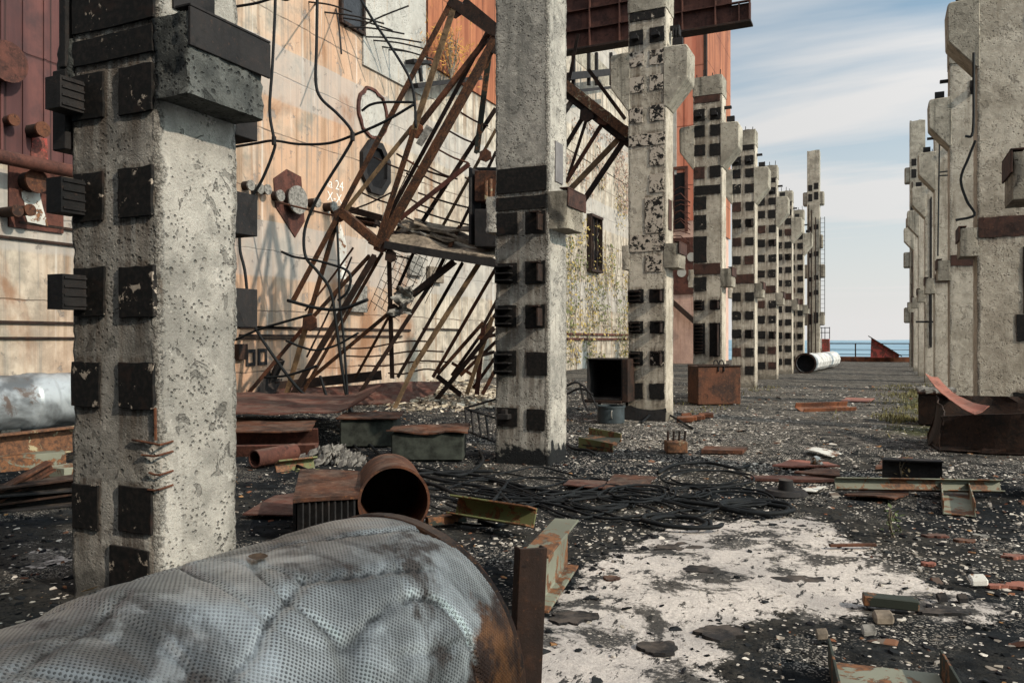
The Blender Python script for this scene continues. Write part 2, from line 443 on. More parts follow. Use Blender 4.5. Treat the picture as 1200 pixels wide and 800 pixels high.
# ---- lagging foil with rows of dimples (uses the pipe's own UV, in metres)
def m_foil(name, dimple, base=(0.40,0.44,0.47)):
    t = NT(name)
    uv = t.n('ShaderNodeUVMap').outputs[0]
    nz = t.n('ShaderNodeTexNoise'); nz.inputs['Scale'].default_value = 3.0; nz.inputs['Detail'].default_value = 3; t.put(nz.inputs['Vector'], t.co())
    wv = t.n('ShaderNodeVectorMath', operation='MULTIPLY_ADD'); t.put(wv.inputs[0], nz.outputs['Color']); wv.inputs[1].default_value = (.035, .035, .035); t.put(wv.inputs[2], uv)
    x = t.xyz(wv.outputs[0])
    n1 = t.noise(1.8, 5, rough=0.6, dist=0.6); n2 = t.noise(9, 6, rough=0.65)
    col = t.mix(t.rng(n1, 0.36, 0.64), tuple(c*0.42 for c in base), tuple(min(1, c*1.55) for c in base))
    col = t.mix(t.math('MULTIPLY', t.rng(n2, 0.55, 0.75), 0.5), col, (0.16,0.17,0.18))
    brown = t.math('MULTIPLY', t.rng(t.noise(3.2, 6, rough=0.66, dist=0.5), 0.555, 0.66), 0.85)
    col = t.mix(brown, col, (0.085,0.055,0.042))
    if dimple:
        k = 2*math.pi/dimple
        a = t.math('SINE', t.math('MULTIPLY', x[0], k))
        b = t.math('SINE', t.math('MULTIPLY', x[1], k))
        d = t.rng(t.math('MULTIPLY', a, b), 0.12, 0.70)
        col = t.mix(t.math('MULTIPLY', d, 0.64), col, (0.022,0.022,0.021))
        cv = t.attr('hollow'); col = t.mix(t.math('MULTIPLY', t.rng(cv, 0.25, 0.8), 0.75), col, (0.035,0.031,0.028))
        bare = t.rng(t.noise(1.9, 6, rough=0.62, dist=0.9), 0.555, 0.64)
        col = t.mix(t.math('MULTIPLY', bare, 0.6), col, (0.66,0.64,0.60))
        edge = t.attr('rustend')
        rn = t.math('ADD', edge, t.math('MULTIPLY', t.noise(7, 6, rough=0.65), 0.9))
        rc = t.mix(t.rng(n2, 0.4, 0.62), (0.045,0.020,0.012), (0.24,0.095,0.032))
        col = t.mix(t.rng(rn, 0.80, 0.95), col, rc)
        h = t.math('ADD', t.math('MULTIPLY', d, -1.0), t.math('MULTIPLY', n2, 0.8))
        t.bump(h, 0.75, 0.006)
    else:
        t.bump(t.math('ADD', n1, n2), 0.35, 0.012)
    rough = t.math('ADD', 0.40, t.math('MULTIPLY', brown, 0.4))
    return t.done(col, rough, 0.55 if dimple else 0.25, 0.45)
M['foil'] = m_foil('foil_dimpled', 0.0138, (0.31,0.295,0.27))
M['foil_plain'] = m_foil('foil_plain', None, (0.24,0.26,0.275))
M['foil_white'] = m_plain('foil_white', (0.42,0.415,0.40), 0.7, 0.4, 2.2)

# ---- building wall: poured concrete with pink wash, rust runs and joints
def m_wall():
    t = NT('wall_concrete'); p = t.pos(); x = t.xyz(p)
    n1 = t.noise(0.28, 5, p); n2 = t.noise(1.6, 6, p, rough=0.65); fine = t.noise(14, 5, p, rough=0.7)
    col = t.mix(t.rng(n2, 0.36, 0.64), (0.255,0.225,0.185), (0.48,0.42,0.345))
    pink = t.math('MULTIPLY', t.rng(x[1], 9.0, 13.0), t.rng(x[1], 25.0, 19.0))
    pink = t.math('MULTIPLY', pink, t.rng(t.math('ADD', n1, t.math('MULTIPLY', n2, 0.5)), 0.55, 0.85))
    col = t.mix(t.math('MULTIPLY', pink, 0.85), col, (0.46,0.275,0.175))
    st = t.noise(1.0, 5, t.scale(p, (1, 2.6, 0.10)), rough=0.65)
    col = t.mix(t.math('MULTIPLY', t.rng(st, 0.48, 0.68), 0.75), col, (0.20,0.125,0.075))
    st2 = t.noise(1.0, 5, t.scale(p, (1, 6.0, 0.16)), rough=0.6)
    col = t.mix(t.math('MULTIPLY', t.rng(st2, 0.50, 0.66), 0.6), col, (0.17,0.16,0.145))
    wh = t.noise(1.0, 4, t.scale(p, (1, 4.0, 0.12)))
    col = t.mix(t.math('MULTIPLY', t.rng(wh, 0.60, 0.70), 0.35), col, (0.74,0.71,0.66))
    # pour joints: horizontal every 1.62 m, a wavering line
    zz = t.math('ADD', x[2], t.math('MULTIPLY', t.noise(0.9, 4, p), 0.16))
    j = t.math('ABSOLUTE', t.math('SUBTRACT', t.math('FRACT', t.math('DIVIDE', zz, 1.62)), 0.5))
    jl = t.rng(j, 0.016, 0.006)
    col = t.mix(t.math('MULTIPLY', jl, t.rng(n2, 0.35, 0.6)), col, (0.13,0.10,0.08))
    band = t.math('MULTIPLY', t.rng(t.math('FRACT', t.math('DIVIDE', zz, 4.86)), 0.68, 0.70), 0.55)
    col = t.mix(band, col, (0.33,0.315,0.30))
    br = t.rng(t.noise(0.5, 6, t.scale(p, (1, 1, 0.55)), rough=0.6, dist=0.4), 0.50, 0.64)
    col = t.mix(t.math('MULTIPLY', t.math('MULTIPLY', br, t.rng(x[1], 30.0, 22.0)), 0.8), col, (0.215,0.105,0.055))
    # form board lines
    bw = t.math('FRACT', t.math('MULTIPLY', x[1], 6.2))
    bl = t.rng(bw, 0.10, 0.03)
    col = t.mix(t.math('MULTIPLY', bl, 0.07), col, (0.15,0.13,0.11))
    ch = t.rng(t.noise(2.0, 8, p, rough=0.7), 0.60, 0.63)
    col = t.mix(t.math('MULTIPLY', ch, 0.7), col, (0.20,0.18,0.165))
    h = t.math('SUBTRACT', t.math('ADD', n2, t.math('MULTIPLY', fine, 0.4)), t.math('ADD', t.math('MULTIPLY', ch, 0.6), t.math('ADD', jl, t.math('MULTIPLY', bl, 0.05))))
    t.bump(h, 0.6, 0.03)
    return t.done(col, 0.95, 0, 0.15)
M['wall'] = m_wall()

def m_clad(name, a, b, c, pitch):
    t = NT(name); p = t.pos(); x = t.xyz(p)
    n1 = t.noise(0.55, 6, p, rough=0.65); st = t.noise(1.0, 6, t.scale(p, (1.2, 1.2, 0.09)), rough=0.68)
    col = t.mix(t.rng(st, 0.38, 0.62), a, b)
    col = t.mix(t.math('MULTIPLY', t.rng(n1, 0.55, 0.72), 0.7), col, c)
    seam = t.math('FRACT', t.math('DIVIDE', t.math('ADD', x[1], x[0]), pitch))
    sl = t.rng(seam, 0.06, 0.02)
    col = t.mix(t.math('MULTIPLY', sl, 0.75), col, tuple(q*0.25 for q in a))
    hs = t.math('FRACT', t.math('DIVIDE', x[2], pitch*2.6)); hl = t.rng(hs, 0.025, 0.01)
    col = t.mix(t.math('MULTIPLY', hl, 0.6), col, tuple(q*0.3 for q in a))
    t.bump(t.math('SUBTRACT', n1, t.math('ADD', sl, hl)), 0.6, 0.03)
    return t.done(col, 0.75, 0, 0.3)
M['clad_orange'] = m_clad('clad_orange', (0.17,0.05,0.022), (0.33,0.12,0.055), (0.10,0.034,0.02), 1.1)
M['clad_salmon'] = m_clad('clad_salmon', (0.40,0.125,0.075), (0.52,0.20,0.125), (0.20,0.055,0.03), 1.5)
M['clad_wine'] = m_clad('clad_wine', (0.060,0.024,0.024), (0.115,0.045,0.040), (0.035,0.022,0.024), 0.9)
M['pale_panel'] = m_concrete('pale_panel', (0.42,0.40,0.365), (0.30,0.285,0.26), 0.5, 0.6, stain=(0.33,0.24,0.16), s=0.5)
M['pink_panel'] = m_concrete('pink_panel', (0.58,0.38,0.30), (0.42,0.27,0.22), 0.3, 0.5, stain=(0.25,0.11,0.07), s=0.4)
M['dark_hole'] = m_plain('dark_inside', (0.008,0.008,0.009), 0.95, 0.3)
M['glass'] = m_plain('dirty_glass', (0.02,0.022,0.025), 0.25, 0.3)

# ---- deck: bitumen roof, white limewash patch, chips, grit, moss
def m_deck():
    t = NT('deck_bitumen'); p = t.pos()
    dust, grit, moss, grey = (t.attr(a) for a in ('dust', 'grit', 'moss', 'grey'))
    n1 = t.noise(0.9, 6, p, rough=0.65); n2 = t.noise(5.5, 7, p, rough=0.68); n3 = t.noise(38, 4, p, rough=0.7)
    tar = t.mix(t.rng(n2, 0.35, 0.68), (0.005,0.0062,0.0075), (0.017,0.0195,0.022))
    col = t.mix(t.math('MULTIPLY', grey, t.rng(n2, 0.35, 0.62)), tar, (0.135,0.122,0.105))
    dr_ = t.rng(t.noise(0.42, 7, p, rough=0.7, dist=0.5), 0.44, 0.62)
    col = t.mix(t.math('MULTIPLY', t.math('MULTIPLY', dr_, t.rng(n3, 0.30, 0.62)), 0.55), col, (0.085,0.075,0.062))
    # far deck: dark strips across the roof
    fl = t.noise(1.0, 5, t.scale(p, (0.25, 2.2, 1)), rough=0.6)
    col = t.mix(t.math('MULTIPLY', t.math('MULTIPLY', t.rng(fl, 0.48, 0.62), grey), 0.75), col, (0.012,0.014,0.016))
    # pale grit: little cells, each pale or dark
    vc = t.n('ShaderNodeTexVoronoi', feature='F1'); vc.inputs['Scale'].default_value = 34
    t.put(vc.inputs['Vector'], p)
    gm = t.rng(t.noise(0.75, 7, p, rough=0.68), 0.42, 0.60, 0.12, 1.0)
    cr = t.xyz(vc.outputs['Color'])[0]
    thr = t.math('SUBTRACT', 1.0, t.math('MULTIPLY', grit, gm))
    chip = t.math('MULTIPLY', t.math('GREATER_THAN', cr, thr), t.rng(vc.outputs['Distance'], 0.42, 0.36))
    cc = t.mix(t.xyz(vc.outputs['Color'])[1], (0.28,0.25,0.22), (0.62,0.56,0.50))
    col = t.mix(chip, col, cc)
    v2 = t.n('ShaderNodeTexVoronoi', feature='F1'); v2.inputs['Scale'].default_value = 110
    t.put(v2.inputs['Vector'], p)
    sand = t.math('MULTIPLY', t.math('GREATER_THAN', t.xyz(v2.outputs['Color'])[0], 0.82), t.rng(t.noise(1.6, 4, p), 0.50, 0.60))
    col = t.mix(t.math('MULTIPLY', sand, 0.7), col, (0.28,0.255,0.225))
    # limewash patch with ragged holes
    dn = t.math('ADD', dust, t.math('ADD', t.math('MULTIPLY', t.math('SUBTRACT', n2, 0.5), 1.25), t.math('MULTIPLY', t.math('SUBTRACT', n3, 0.5), 0.35)))
    hole_ = t.rng(t.noise(1.5, 9, p, rough=0.74, dist=0.3), 0.505, 0.56)
    dm = t.math('MULTIPLY', t.rng(dn, 0.42, 0.52), t.math('SUBTRACT', 1.0, t.math('MULTIPLY', hole_, 0.9)))
    scrape = t.noise(1.0, 6, t.scale(p, (16, 5, 1)), rough=0.7)
    dm = t.math('MULTIPLY', dm, t.math('SUBTRACT', 1.0, t.math('MULTIPLY', t.rng(scrape, 0.565, 0.61), 0.92)))
    dcol = t.mix(t.rng(n3, 0.3, 0.7), (0.40,0.36,0.33), (0.58,0.525,0.48))
    dcol = t.mix(t.math('MULTIPLY', t.rng(n1, 0.42, 0.62), 0.6), dcol, (0.27,0.25,0.24))
    col = t.mix(dm, col, dcol)
    mm = t.rng(t.math('ADD', moss, t.math('MULTIPLY', t.math('SUBTRACT', n2, 0.5), 1.2)), 0.5, 0.75)
    col = t.mix(t.math('MULTIPLY', mm, 0.8), col, (0.055,0.060,0.022))
    h = t.math('ADD', t.math('MULTIPLY', n2, 0.9), t.math('ADD', t.math('MULTIPLY', n3, 0.45), t.math('MULTIPLY', chip, 0.35)))
    t.bump(h, 0.75, 0.025)
    return t.done(col, 0.95, 0, 0.04)
M['deck'] = m_deck()

def m_sea():
    t = NT('sea_water'); p = t.pos()
    n = t.noise(1.0, 5, t.scale(p, (0.0012, 0.006, 1)), rough=0.6)
    col = t.mix(t.rng(n, 0.42, 0.58), (0.10,0.20,0.27), (0.24,0.35,0.42))
    return t.done(col, 0.55, 0, 0.4)
M['sea'] = m_sea()
M['hills'] = m_plain('far_hills', (0.21,0.30,0.36), 1.0, 0.1, 0.001)

# ------------------------------------------------------------------ the deck
def poly_sd(px, py, poly):
    """signed distance, positive inside"""
    d = np.full(px.shape, 1e9); ins = np.zeros(px.shape, bool); n = len(poly)
    for i in range(n):
        ax, ay = poly[i]; bx, by = poly[(i+1) % n]
        ex, ey = bx-ax, by-ay; wx, wy = px-ax, py-ay
        k = np.clip((wx*ex+wy*ey)/(ex*ex+ey*ey), 0, 1)
        d = np.minimum(d, np.hypot(wx-ex*k, wy-ey*k))
        c = ((ay > py) != (by > py)) & (px < (bx-ax)*(py-ay)/(by-ay+1e-12)+ax)
        ins ^= c
    return np.where(ins, d, -d)
PATCH = [tuple(G(*q)[:2]) for q in ((655,700),(712,652),(800,612),(905,606),(950,604),(1015,640),(1090,682),(1180,712),(1150,727),
                                    (1050,712),(980,722),(905,712),(838,735),(835,775),(870,830),(600,900),(560,800))]
PATCH2 = [tuple(G(*q)[:2]) for q in ((20,648),(50,632),(80,640),(95,652),(60,662),(25,664))]
def blob(x, y, c, rx, ry): return np.exp(-(((x-c[0])/rx)**2 + ((y-c[1])/ry)**2))
def f_dust(x, y):
    a = np.clip(0.5 + poly_sd(x, y, PATCH)/0.55, 0, 1.0)
    b = np.clip(0.30 + poly_sd(x, y, PATCH2)/0.30, 0, 0.75)
    return np.maximum(a, b)
def f_grit(x, y):
    g = 0.13 + 0*x
    g = g + 0.50*blob(x, y, G(770,505), 2.6, 3.4) + 0.6*blob(x, y, G(530,468), 2.4, 2.6) + 0.42*blob(x, y, G(880,545), 2.2, 2.0)
    g = g + 0.30*blob(x, y, G(1090,650), 1.3, 1.2) + 0.36*blob(x, y, G(700,600), 1.0, 1.3) + 0.25*blob(x, y, G(1000,540), 2.0, 1.5)
    g = g*np.where(x < -4.7, np.clip(0.45 + 0.12*(y-6), 0.45, 1.0), 1.0)
    g = g*np.clip(1.2-(y-14)/40, 0.35, 1)
    return np.clip(g, 0, 0.85)
def f_moss(x, y):
    return np.clip(0.75*blob(x, y, (0.9, 22), 1.0, 6) + 0.5*blob(x, y, (0.6, 15.5), 1.5, 1.6) + 0.5*blob(x, y, (-4.4, 24), 1.0, 4), 0, 0.8)
def f_grey(x, y):
    return np.clip((y-9.5)/7.0, 0, 1)*np.where(x < -4.7, np.clip((y-16)/12, 0.1, 1), 1.0)
def sm(v):
    n = len(v); w = [1]
    return v
ys = np.concatenate([np.arange(-8, 1, 0.5), np.arange(1, 14, 0.075), np.arange(14, 26, 0.15), np.arange(26, 65.01, 0.6)])
xs = np.concatenate([np.arange(-15.3, -6, 0.15), np.arange(-6, 4.5, 0.075), np.arange(4.5, 9.01, 0.5)])
XX, YY = np.meshgrid(xs, ys)
def hgt(x, y):
    return 0.010*np.sin(x*1.7+y*0.6)*np.sin(y*1.3-x*0.4) + 0.006*np.sin(x*5.1+1.3)*np.sin(y*4.3)
ZZ = hgt(XX, YY) - 0.016
nx, ny = len(xs), len(ys)
verts = np.stack([XX.ravel(), YY.ravel(), ZZ.ravel()], 1)
idx = np.arange(nx*ny).reshape(ny, nx)
faces = np.stack([idx[:-1,:-1].ravel(), idx[:-1,1:].ravel(), idx[1:,1:].ravel(), idx[1:,:-1].ravel()], 1)
me = bpy.data.meshes.new('roof_deck'); me.from_pydata(verts.tolist(), [], faces.tolist()); me.update()
for nm, fn in (('dust', f_dust), ('grit', f_grit), ('moss', f_moss), ('grey', f_grey)):
    a = me.attributes.new(nm, 'FLOAT', 'POINT'); a.data.foreach_set('value', fn(XX.ravel(), YY.ravel()).astype(np.float32))
me.polygons.foreach_set('use_smooth', [True]*len(me.polygons))
me.materials.append(M['deck'])
deck = bpy.data.objects.new('ground', me); COL.objects.link(deck); tag(deck, kind='structure')
b = MB(); b.box((-15.3,-8,-1.5), (9,65,-0.06)); tag(b.build('roof_slab', M['conc_dark']), kind='structure')
b = MB(); b.add([(-30000,-2000,-30),(30000,-2000,-30),(30000,45000,-30),(-30000,45000,-30)], [(0,1,2,3)])
tag(b.build('sea', M['sea']), kind='structure')
# low far shore
b = MB(); top = []
for i in range(61):
    X = -16000 + i*500; top.append((X, 16000 + 600*math.sin(i*0.4), -30 + 55*(0.55+0.45*mn.noise(V(i*0.23, 4.2, 0)))))
vs = []; fs = []
for i, (X, Y, Z) in enumerate(top): vs += [(X, Y-900, -31), (X, Y, Z), (X, Y+900, -31)]
for i in range(60):
    k = i*3; fs += [(k, k+3, k+4, k+1), (k+1, k+4, k+5, k+2)]
b.add(vs, fs); tag(b.build('hills', M['hills'], smooth='all'), kind='structure')

# ------------------------------------------------------------------ columns
CW, CD = 0.76, 0.64
def eroded_box(x0, y0, z0, x1, y1, z1, step, zs, r0=0.012, r1=0.05, amp=0.006, seed=0.0, hot=None, ragtop=0.0):
    per = []
    cs = [(x0,y0,1,0),(x1,y0,0,1),(x1,y1,-1,0),(x0,y1,0,-1)]
    for k, (cx, cy, dx, dy) in enumerate(cs):
        L = (x1-x0) if dx else (y1-y0); n = max(4, int(L/step))
        # finer near the corners
        for i in range(n):
            a = 0.5 - 0.5*math.cos(math.pi*i/n)
            a = 0.35*a + 0.65*i/n
            per.append((cx+dx*L*a, cy+dy*L*a))
    vs = []; m = len(per)
    for z in zs:
        rc = {}
        for (x, y) in per:
            px, py = x, y
            ix = min(x-x0, x1-x); iy = min(y-y0, y1-y)
            ci = (0 if x-x0 < x1-x else 1) + (0 if y-y0 < y1-y else 2)
            if ci not in rc:
                q = mn.noise(V(seed+ci*7.3, z*2.3, ci*3.1)) + 0.6*mn.noise(V(seed+ci*4.3, z*9.0, 1.7)) + 0.4*mn.noise(V(seed+ci*2.3, z*26.0, 1.7))
                rc[ci] = r0 + r1*max(0.0, q+0.15) + (hot(ci, z) if hot else 0)
            r = rc[ci]
            if ix < r and iy < r:
                sx = 1 if x-x0 < x1-x else -1; sy = 1 if y-y0 < y1-y else -1
                ox, oy = (x0 if sx > 0 else x1), (y0 if sy > 0 else y1)
                ddx, ddy = ix-r, iy-r; l = math.hypot(ddx, ddy)
                jag = 1 - 0.10*abs(mn.noise(V(x*31, y*31, z*31)))
                nx_, ny_ = r+ddx/l*r*jag, r+ddy/l*r*jag
                px, py = ox+sx*nx_, oy+sy*ny_
            nn = amp*(mn.noise(V(x*5+seed, y*5, z*5)) + 0.5*mn.noise(V(x*19+seed, y*19, z*19)))
            gx = 1 if abs(x-x1) < 1e-6 else (-1 if abs(x-x0) < 1e-6 else 0)
            gy = 1 if abs(y-y1) < 1e-6 else (-1 if abs(y-y0) < 1e-6 else 0)
            dz = 0
            if ragtop and z > z1-ragtop*1.01: dz = ragtop*0.6*mn.noise(V(x*6+seed, y*6, 2.2))
            vs.append((px+gx*nn, py+gy*nn, z+dz))
    fs = []
    for j in range(len(zs)-1):
        for i in range(m):
            fs.append((j*m+i, j*m+(i+1) % m, (j+1)*m+(i+1) % m, (j+1)*m+i))
    fs.append(tuple(reversed(range(m)))); fs.append(tuple(range((len(zs)-1)*m, len(zs)*m)))
    b = MB(); b.add(vs, fs); return b
def zlist(z0, z1, fine, zf, coarse):
    out = [z0]
    while out[-1] < z1-1e-6:
        out.append(min(z1, out[-1] + (fine if out[-1] < zf else coarse)))
    return out

L_, R_ = (0.035, 0.315), (0.445, 0.725)
WD = (0.03, 0.73)
UP = [(WD,7.88,8.06,'p'),(L_,7.40,7.70,'s'),(R_,7.40,7.70,'s'),(L_,6.98,7.27,'q'),(R_,6.98,7.27,'q'),(L_,6.46,6.77,'q'),(R_,6.46,6.77,'q'),(L_,5.87,6.17,'q'),(R_,5.87,6.17,'q')]
UPQ = list(UP); UP = [(a, b, c, 'p' if k == 'q' else k) for a, b, c, k in UP]
SCH = {
 'near': [(WD,3.47,3.80,'p'),(WD,3.25,3.43,'p'),(L_,2.93,3.20,'c'),(R_,2.93,3.20,'p'),(L_,2.30,2.59,'c'),(R_,2.30,2.59,'p'),(L_,1.72,2.01,'c'),(R_,1.72,2.01,'p'),
          ((0.03,0.27),1.16,1.45,'p'),(R_,1.16,1.45,'p'),((0.03,0.27),0.42,0.70,'p'),(R_,0.44,0.71,'p'),((0.35,0.70),0.06,0.34,'p')],
 'second': [(WD,3.47,3.79,'p'),(WD,3.24,3.43,'p'),(L_,2.94,3.21,'p'),(R_,2.94,3.21,'f'),(L_,2.29,2.58,'l'),(R_,2.29,2.58,'f'),(L_,1.73,2.03,'l'),(R_,1.73,2.03,'f'),
            (L_,1.13,1.43,'l'),(R_,1.13,1.43,'p'),(L_,0.45,0.69,'s'),((0.47,0.72),0.43,0.69,'p')],
 'third': UPQ + [(WD,5.40,5.64,'q'),(R_,5.0,5.36,'q'),(R_,4.47,4.83,'q'),((0.34,0.72),3.68,4.38,'q'),(WD,3.31,3.62,'q'),((0.36,0.70),2.90,3.25,'q'),
            (L_,2.30,2.58,'l'),(R_,2.30,2.58,'f'),(L_,1.70,1.96,'l'),(R_,1.70,1.96,'f'),(L_,1.08,1.36,'l'),(R_,1.08,1.36,'f'),(L_,0.42,0.72,'p'),(R_,0.42,0.72,'p')],
 'fourth': UP + [(WD,5.43,5.66,'p'),((0.03,0.36),5.05,5.39,'p'),((0.03,0.36),4.51,4.90,'p'),((0.03,0.36),3.63,4.33,'p'),(WD,3.31,3.61,'u'),((0.03,0.36),2.88,3.25,'p'),
            (L_,2.37,2.64,'l'),(R_,2.37,2.64,'f'),(L_,1.20,2.02,'l'),(R_,1.15,2.02,'f'),(L_,0.42,0.72,'p'),(R_,0.42,0.72,'p')],
}
REG = list(UP)
for k in range(9):
    z = 5.32 - k*0.615
    if 3.2 < z < 3.7: REG.append((WD, z-0.02, z+0.28, 'u'))
    else:
        REG.append((L_, z, z+0.29, 'p')); REG.append((R_, z, z+0.29, 'p' if k % 3 else 'f'))
SCH['far'] = REG
SCH['right_near'] = [(WD,3.29,3.62,'u'),((0.66,0.74),2.0,3.1,'p'),((0.56,0.74),1.55,2.0,'p'),((0.52,0.72),0.45,0.72,'p')]
SCH['right'] = [((0.42,0.74),7.30,7.62,'s'),((0.55,0.74),6.85,7.20,'p'),(WD,3.31,3.56,'u')]
def plate_mat(k): return {'p':'plate','c':'plate','l':'plate','f':'plate','s':'plate','q':'plate_peel','u':'plate_rust'}[k]

def column(Y, side, scheme, label, step, fine, zf, seed, cm, zt=8.05, lower=True, hot=None, cap=True, head=True, group=None):
    xi = -3.83 if side < 0 else 1.435
    xl = -3.83-CW if side < 0 else 1.435             # camera-left edge
    root = empty('concrete_column', (xl+CW/2, Y+CD/2, 0), label, 'column', group or ('row of concrete columns on the left' if side < 0 else 'row of concrete columns on the right'))
    zs = zlist(-0.05, zt, fine, zf, 0.25 if step > 0.03 else 0.12)
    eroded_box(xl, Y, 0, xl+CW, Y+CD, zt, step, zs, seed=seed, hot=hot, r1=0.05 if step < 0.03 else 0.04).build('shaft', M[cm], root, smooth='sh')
    shaft = root.children[0]; co_ = np.zeros(len(shaft.data.vertices)*3); shaft.data.vertices.foreach_get('co', co_); co_ = co_.reshape(-1, 3)
    lx, ly, lz = co_[:,0]+CW/2, co_[:,1]+CD/2, co_[:,2]
    run = np.zeros(len(lx))
    for (a, c), z0, z1, k in SCH[scheme]:
        L = 0.16+0.30*((a*7+z0*3.3) % 1)
        m_ = (ly < 0.05) & (lx > a-.02) & (lx < c+.02) & (lz < z1+.03) & (lz > z0-L)
        run = np.where(m_, np.maximum(run, np.clip(1-(z0-lz)/L, 0, 1)), run)
    ex = np.minimum(lx, CW-lx); ey = np.minimum(ly, CD-ly); chip = np.clip(1-np.hypot(np.maximum(ex,0), np.maximum(ey,0))/0.09, 0, 1)
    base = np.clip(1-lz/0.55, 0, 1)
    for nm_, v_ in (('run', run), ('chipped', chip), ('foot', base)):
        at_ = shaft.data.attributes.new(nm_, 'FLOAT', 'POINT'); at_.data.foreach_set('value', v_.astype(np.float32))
    inn = 1 if side < 0 else -1                       # direction of the street side
    if cap:
        eroded_box(xl-0.012, Y-0.02, zt, xl+CW+0.012, Y+CD+0.015, 8.56, 0.05, zlist(zt+0.012, 8.56, 0.06, 9, 0.06), r0=0.02, r1=0.05, seed=seed+3, ragtop=0.06).build('cap', M['conc_cap'], root, smooth='sh')
        r = MB()
        for k in range(4):
            x = xl+0.06+k*0.2+random.uniform(-.03,.03)
            r.tube([(x, Y+0.1+0.1*(k % 2), 8.5), (x+random.uniform(-.02,.02), Y+0.1+0.1*(k % 2), 8.66+random.uniform(0, .16))], 0.013, 5)
        r.build('rebar', M['black_steel'], root)
    if head:
        for s in (inn, -inn):
            e = xl+CW if s > 0 else xl
            o = 0.43 if s == inn else 0.36
            poly = [(e-s*0.05, 6.12), (e+s*0.01, 6.12), (e+s*o, 6.62), (e+s*(o+0.012), 7.22), (e+s*(o-0.03), 7.28), (e-s*0.05, 7.30)]
            b = MB(); pts = [(a, Y-0.014, z) for a, z in poly]
            if s < 0: pts = pts[::-1]
            b.prism(pts[::-1], (0, CD-0.01, 0))
            b.build('head_bracket', M['conc_head'], root, bevel=0.02)
            if s == inn:
                st = MB(); st.bar((e+s*0.1, Y+0.16, 7.40), (e+s*0.30, Y+0.16, 7.40), 0.10, 0.14); st.bar((e-s*0.02, Y+0.4, 7.78), (e+s*0.18, Y+0.4, 7.78), 0.12, 0.06)
                st.build('anchor', M['black_steel'], root)
    # lower corbel with its steel edge
    if lower:
        for s, o in ((inn, 0.25), (-inn, 0.13)):
            e = xl+CW if s > 0 else xl
            x0, x1 = sorted((e-s*0.04, e+s*o))
            eroded_box(x0, Y-0.010, 2.98, x1, Y+CD-0.03, 3.45, 0.025 if step < 0.03 else 0.05, zlist(2.98, 3.45, 0.03 if step < 0.03 else 0.07, 9, 0.05), r0=0.015, r1=0.07 if step < .03 else .06, amp=0.022 if step < .03 else .008, seed=seed+9+s).build('corbel', M['conc_dark' if step < 0.025 else ('conc_cap' if s == inn else cm)], root, smooth='sh')
            if s == inn:
                b = MB(); xx = e+s*o
                b.box((min(xx+s*.004, xx+s*.022), Y-0.016, 3.25), (max(xx+s*.004, xx+s*.022), Y+CD, 3.47))
                b.box((min(xx-s*.10, xx+s*.022), Y-0.016, 3.474), (max(xx-s*.10, xx+s*.022), Y+CD, 3.49))
                b.build('corbel_edge', M['black_steel' if step < 0.025 else 'plate_rust'], root, bevel=0.003)
    for (a, c), z0, z1, k in SCH[scheme]:
        j = lambda s=0.012: random.uniform(-s, s)
        a2, c2, z0, z1 = a+j(), c+j(), z0+j(), z1+j()
        a2 = max(0.012, a2); c2 = min(0.75, c2)
        b = MB(); ring = []; rg = 0.005 if step < 0.03 else 0.012
        for (ax, az, bx_, bz) in ((a2,z0,c2,z0),(c2,z0,c2,z1),(c2,z1,a2,z1),(a2,z1,a2,z0)):
            for q in range(4):
                jx = random.uniform(-rg, rg*.5) if q else random.uniform(-.006,.006); jz = random.uniform(-rg, rg*.6) if q else random.uniform(-.006,.006)
                ring.append((xl+min(.755, max(.006, ax+(bx_-ax)*q/4+(jx if az != bz else 0))), Y+0.02, az+(bz-az)*q/4+(jz if az == bz else 0)))
        b.prism(ring[::-1], (0, -0.033, 0))
        p = b.build('plate_or_recess', M['plate_scratch' if step < 0.025 else (random.choice(['plate']*5+['plate_scratch']*2+['plate_rust']) if k in 'plf' and step > .03 else plate_mat(k))], root, bevel=0.003)  # steel plates; some dark ones only paint the shade of recesses and openings
        b = MB()
        if k == 'c':      # steel channel stub standing out of the plate
            y0 = Y-0.013; y1 = Y-0.17; zc0, zc1 = z0+0.04, z1-0.05
            b.box((xl+a2-0.02, y1, zc0), (xl+a2+0.115, y0, zc1))
            for q in (0.12, 0.4, 0.65, 0.9): b.box((xl+a2+0.116, y1+0.01, zc0+(zc1-zc0)*q-0.006), (xl+a2+0.124, y0, zc0+(zc1-zc0)*q+0.006))
        elif k == 'l':
            n = max(3, int((z1-z0)/0.085))
            for q in range(n):
                zz = z0+(z1-z0)*(q+0.5)/n
                b.box((xl+a2+0.01, Y-0.12, zz-0.008), (xl+c2-0.06, Y-0.012, zz+0.008))
            b.box((xl+a2+0.002, Y-0.11, z0+0.01), (xl+a2+0.009, Y-0.012, z1-0.01))
        elif k == 'f':
            b.box((xl+c2-0.055, Y-0.17, z0+0.03), (xl+c2-0.035, Y-0.012, z1-0.05))
            b.box((xl+a2+0.09, Y-0.10, z1-0.03), (xl+c2-0.056, Y-0.012, z1-0.012))
        elif k == 's':
            b.box((xl+a2+0.06, Y-0.13, z0+0.10), (xl+c2-0.08, Y-0.012, z0+0.16)); b.box((xl+a2+0.10, Y-0.09, z0+0.161), (xl+a2+0.16, Y-0.012, z0+0.22))
        if b.v: b.build('bracket', M['rust_dark' if k in 'fl' and scheme != 'second' or k == 'f' else 'black_steel'], root)
    return root, xl

